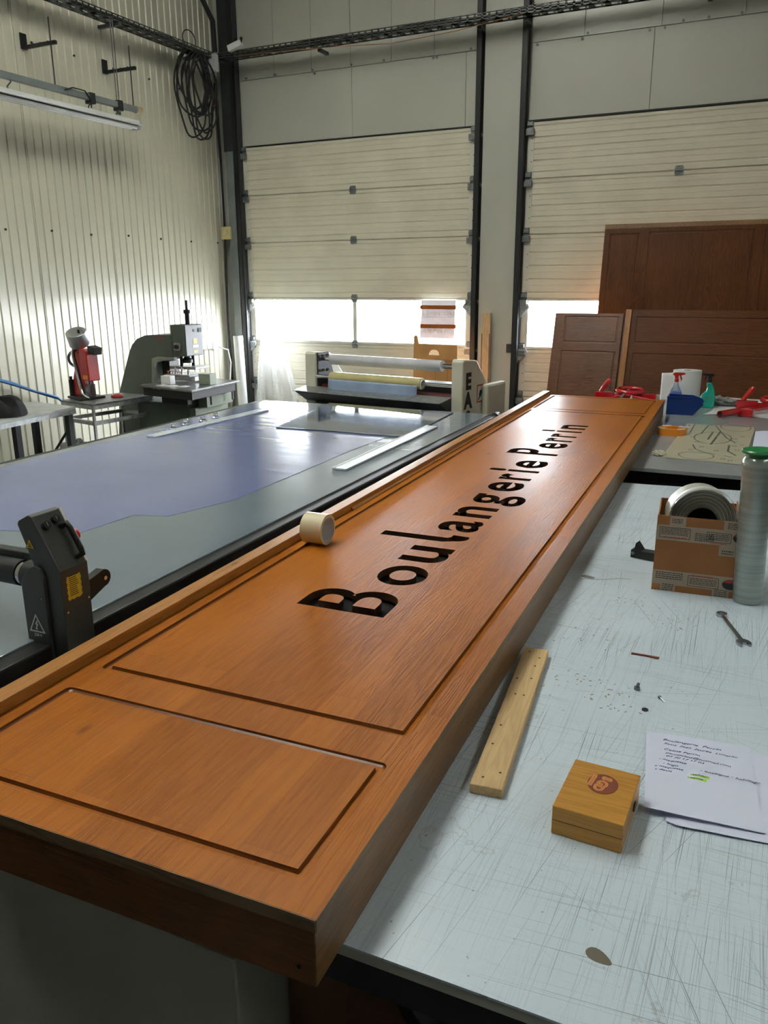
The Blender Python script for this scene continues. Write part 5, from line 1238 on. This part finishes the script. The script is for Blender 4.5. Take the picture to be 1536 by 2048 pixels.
tag(MB().box(-.10, .10, -.01, .01, 0, .008, Matrix.Rotation(R(5), 4, 'Z')).build('wood_strip', m_pine), 'thin pale wood strip lying behind the red frame', 'strip').location = (-.93, 7.38, TZ+.0005)
# stencil film
st = thing('stencil_film', 'creamy translucent film with grey outlined shapes lying on the far table', 'film', (-.30, 5.36, TZ+.0006))
m_sten = mat('cream_film', (.58, .56, .42), .3, coat=.3, var=.04)
def sz(x, y): return .0015+.006*max(0, (x-.20)/.05)+.002*math.sin(x*30)*math.sin(y*9)**2
SQ = [(-.221, -.624), (.207, -.646), (.236, .652), (-.205, .625)]
def bil(u, v):
    x = (SQ[0][0]*(1-u)+SQ[1][0]*u)*(1-v)+(SQ[3][0]*(1-u)+SQ[2][0]*u)*v; y = (SQ[0][1]*(1-u)+SQ[1][1]*u)*(1-v)+(SQ[3][1]*(1-u)+SQ[2][1]*u)*v
    if u > .85: x -= .06*max(0, abs(v-.5)-.38)*8*(u-.85)
    return (x, y, sz(x, y))
MB().grid(bil, 30, 50).build('film', m_sten, st, smooth=60)
crumple('edge_crumple', (0, 0, 0), .026, m_sten, 'x', 'x', 3, (1.2, 1.6, .5), 24, 12, .4); oc = bpy.data.objects[-1] if False else [x for x in col.objects if x.name.startswith('edge_crumple')][0]
del oc['label']; del oc['category']; oc.parent = st; oc.location = (-.24, -.56, .0)
m_out = mat('outline_grey', (.17, .18, .145), .5)
def outl(pts, r=.006, closed=False):
    P = [(x+.30, y-5.36, sz(x+.30, y-5.36)+.0012) for x, y in pts]
    b = MB(); n = len(P); rr = range(n if closed else n-1)
    for i in rr:
        a_, c_ = Vector(P[i]), Vector(P[(i+1) % n]); d = (c_-a_); d.z = 0; d.normalize(); nn = Vector((-d.y, d.x, 0))*r/2
        b.poly([a_-nn-d*r*.3, c_-nn+d*r*.3, c_+nn+d*r*.3, a_+nn-d*r*.3])
    b.build('printed_outline', m_out, st)
ell = lambda cx, cy, rx, ry: [(cx+rx*math.cos(a_*math.pi/14), cy+ry*math.sin(a_*math.pi/14)) for a_ in range(28)]
outl(ell(-.345, 4.858, .095, .105), .008, True); outl(ell(-.187, 5.94, .095, .155), .008, True); outl(ell(-.30, 5.48, .11, .215), .008, True)
outl([(-.314, 5.70), (-.324, 5.41)], .012); outl([(-.27, 5.72), (-.294, 5.24)], .014); outl([(-.393, 5.194), (-.367, 5.056), (-.316, 4.983), (-.158, 4.895)], .010)
outl([(-.19, 5.26), (-.187, 5.064), (-.137, 4.948)], .012); outl([(-.45, 5.61), (-.452, 5.99)], .008); outl([(-.48, 5.61), (-.482, 5.93)], .006); outl([(-.381, 5.611), (-.362, 5.961), (-.322, 6.0), (-.272, 5.749), (-.22, 5.50), (-.16, 5.35)], .010)
for (x, y) in ((-.17, 5.5), (-.13, 5.6), (-.16, 5.25), (-.12, 5.3), (-.25, 5.05), (-.2, 4.82), (-.16, 4.8), (-.38, 5.3), (-.34, 5.15), (-.42, 5.45), (-.14, 5.12), (-.39, 5.03)): outl(ell(x, y, .010, .016), .005, True)
o = MB().grid(lambda u, v: (-.06+.30*u, 5.02+.78*v, TZ+.004+.02*math.sin(u*3+.4)*(1-u*.4)+.004*math.sin(v*12)), 16, 20).build('backing_paper', m_paper, smooth=60); tag(o, 'white backing paper curling at the right edge of the far table', 'paper')

# thin thread and sawdust crumbs on the near table
tag(MB().tube([(-.530+.007*i, 2.575+.0035*i+.004*math.sin(i*.4), TZ+.0012) for i in range(0, 26)], .0011, 5).build('white_thread', m_white), 'thin white thread lying across the grey table beside the sign', 'thread')
rnd = random.Random(12); b_ = MB()
for (cx, cy, n_, r_) in ((-.40, 1.86, 26, .09), (-.25, 1.80, 26, .07), (-.42, 2.15, 16, .12), (-.20, 2.35, 18, .08), (-.33, 2.45, 12, .05)):
    for k in range(n_):
        x, y = cx+rnd.gauss(0, r_*.6), cy+rnd.gauss(0, r_*.5); a_ = rnd.uniform(0, 3.14); l_ = rnd.uniform(.0012, .0035)
        if x < -.51: continue
        b_.box(-l_, l_, -.0008, .0008, 0, .0008, Matrix.Translation((x, y, TZ+.0003)) @ Matrix.Rotation(a_, 4, 'Z'))
o = tag(b_.build('wood_crumbs', mat('crumb_tan', (.34, .22, .11), .8)), 'scattered tan wood crumbs and shavings on the grey table beside the batten', 'crumbs'); o['kind'] = 'stuff'
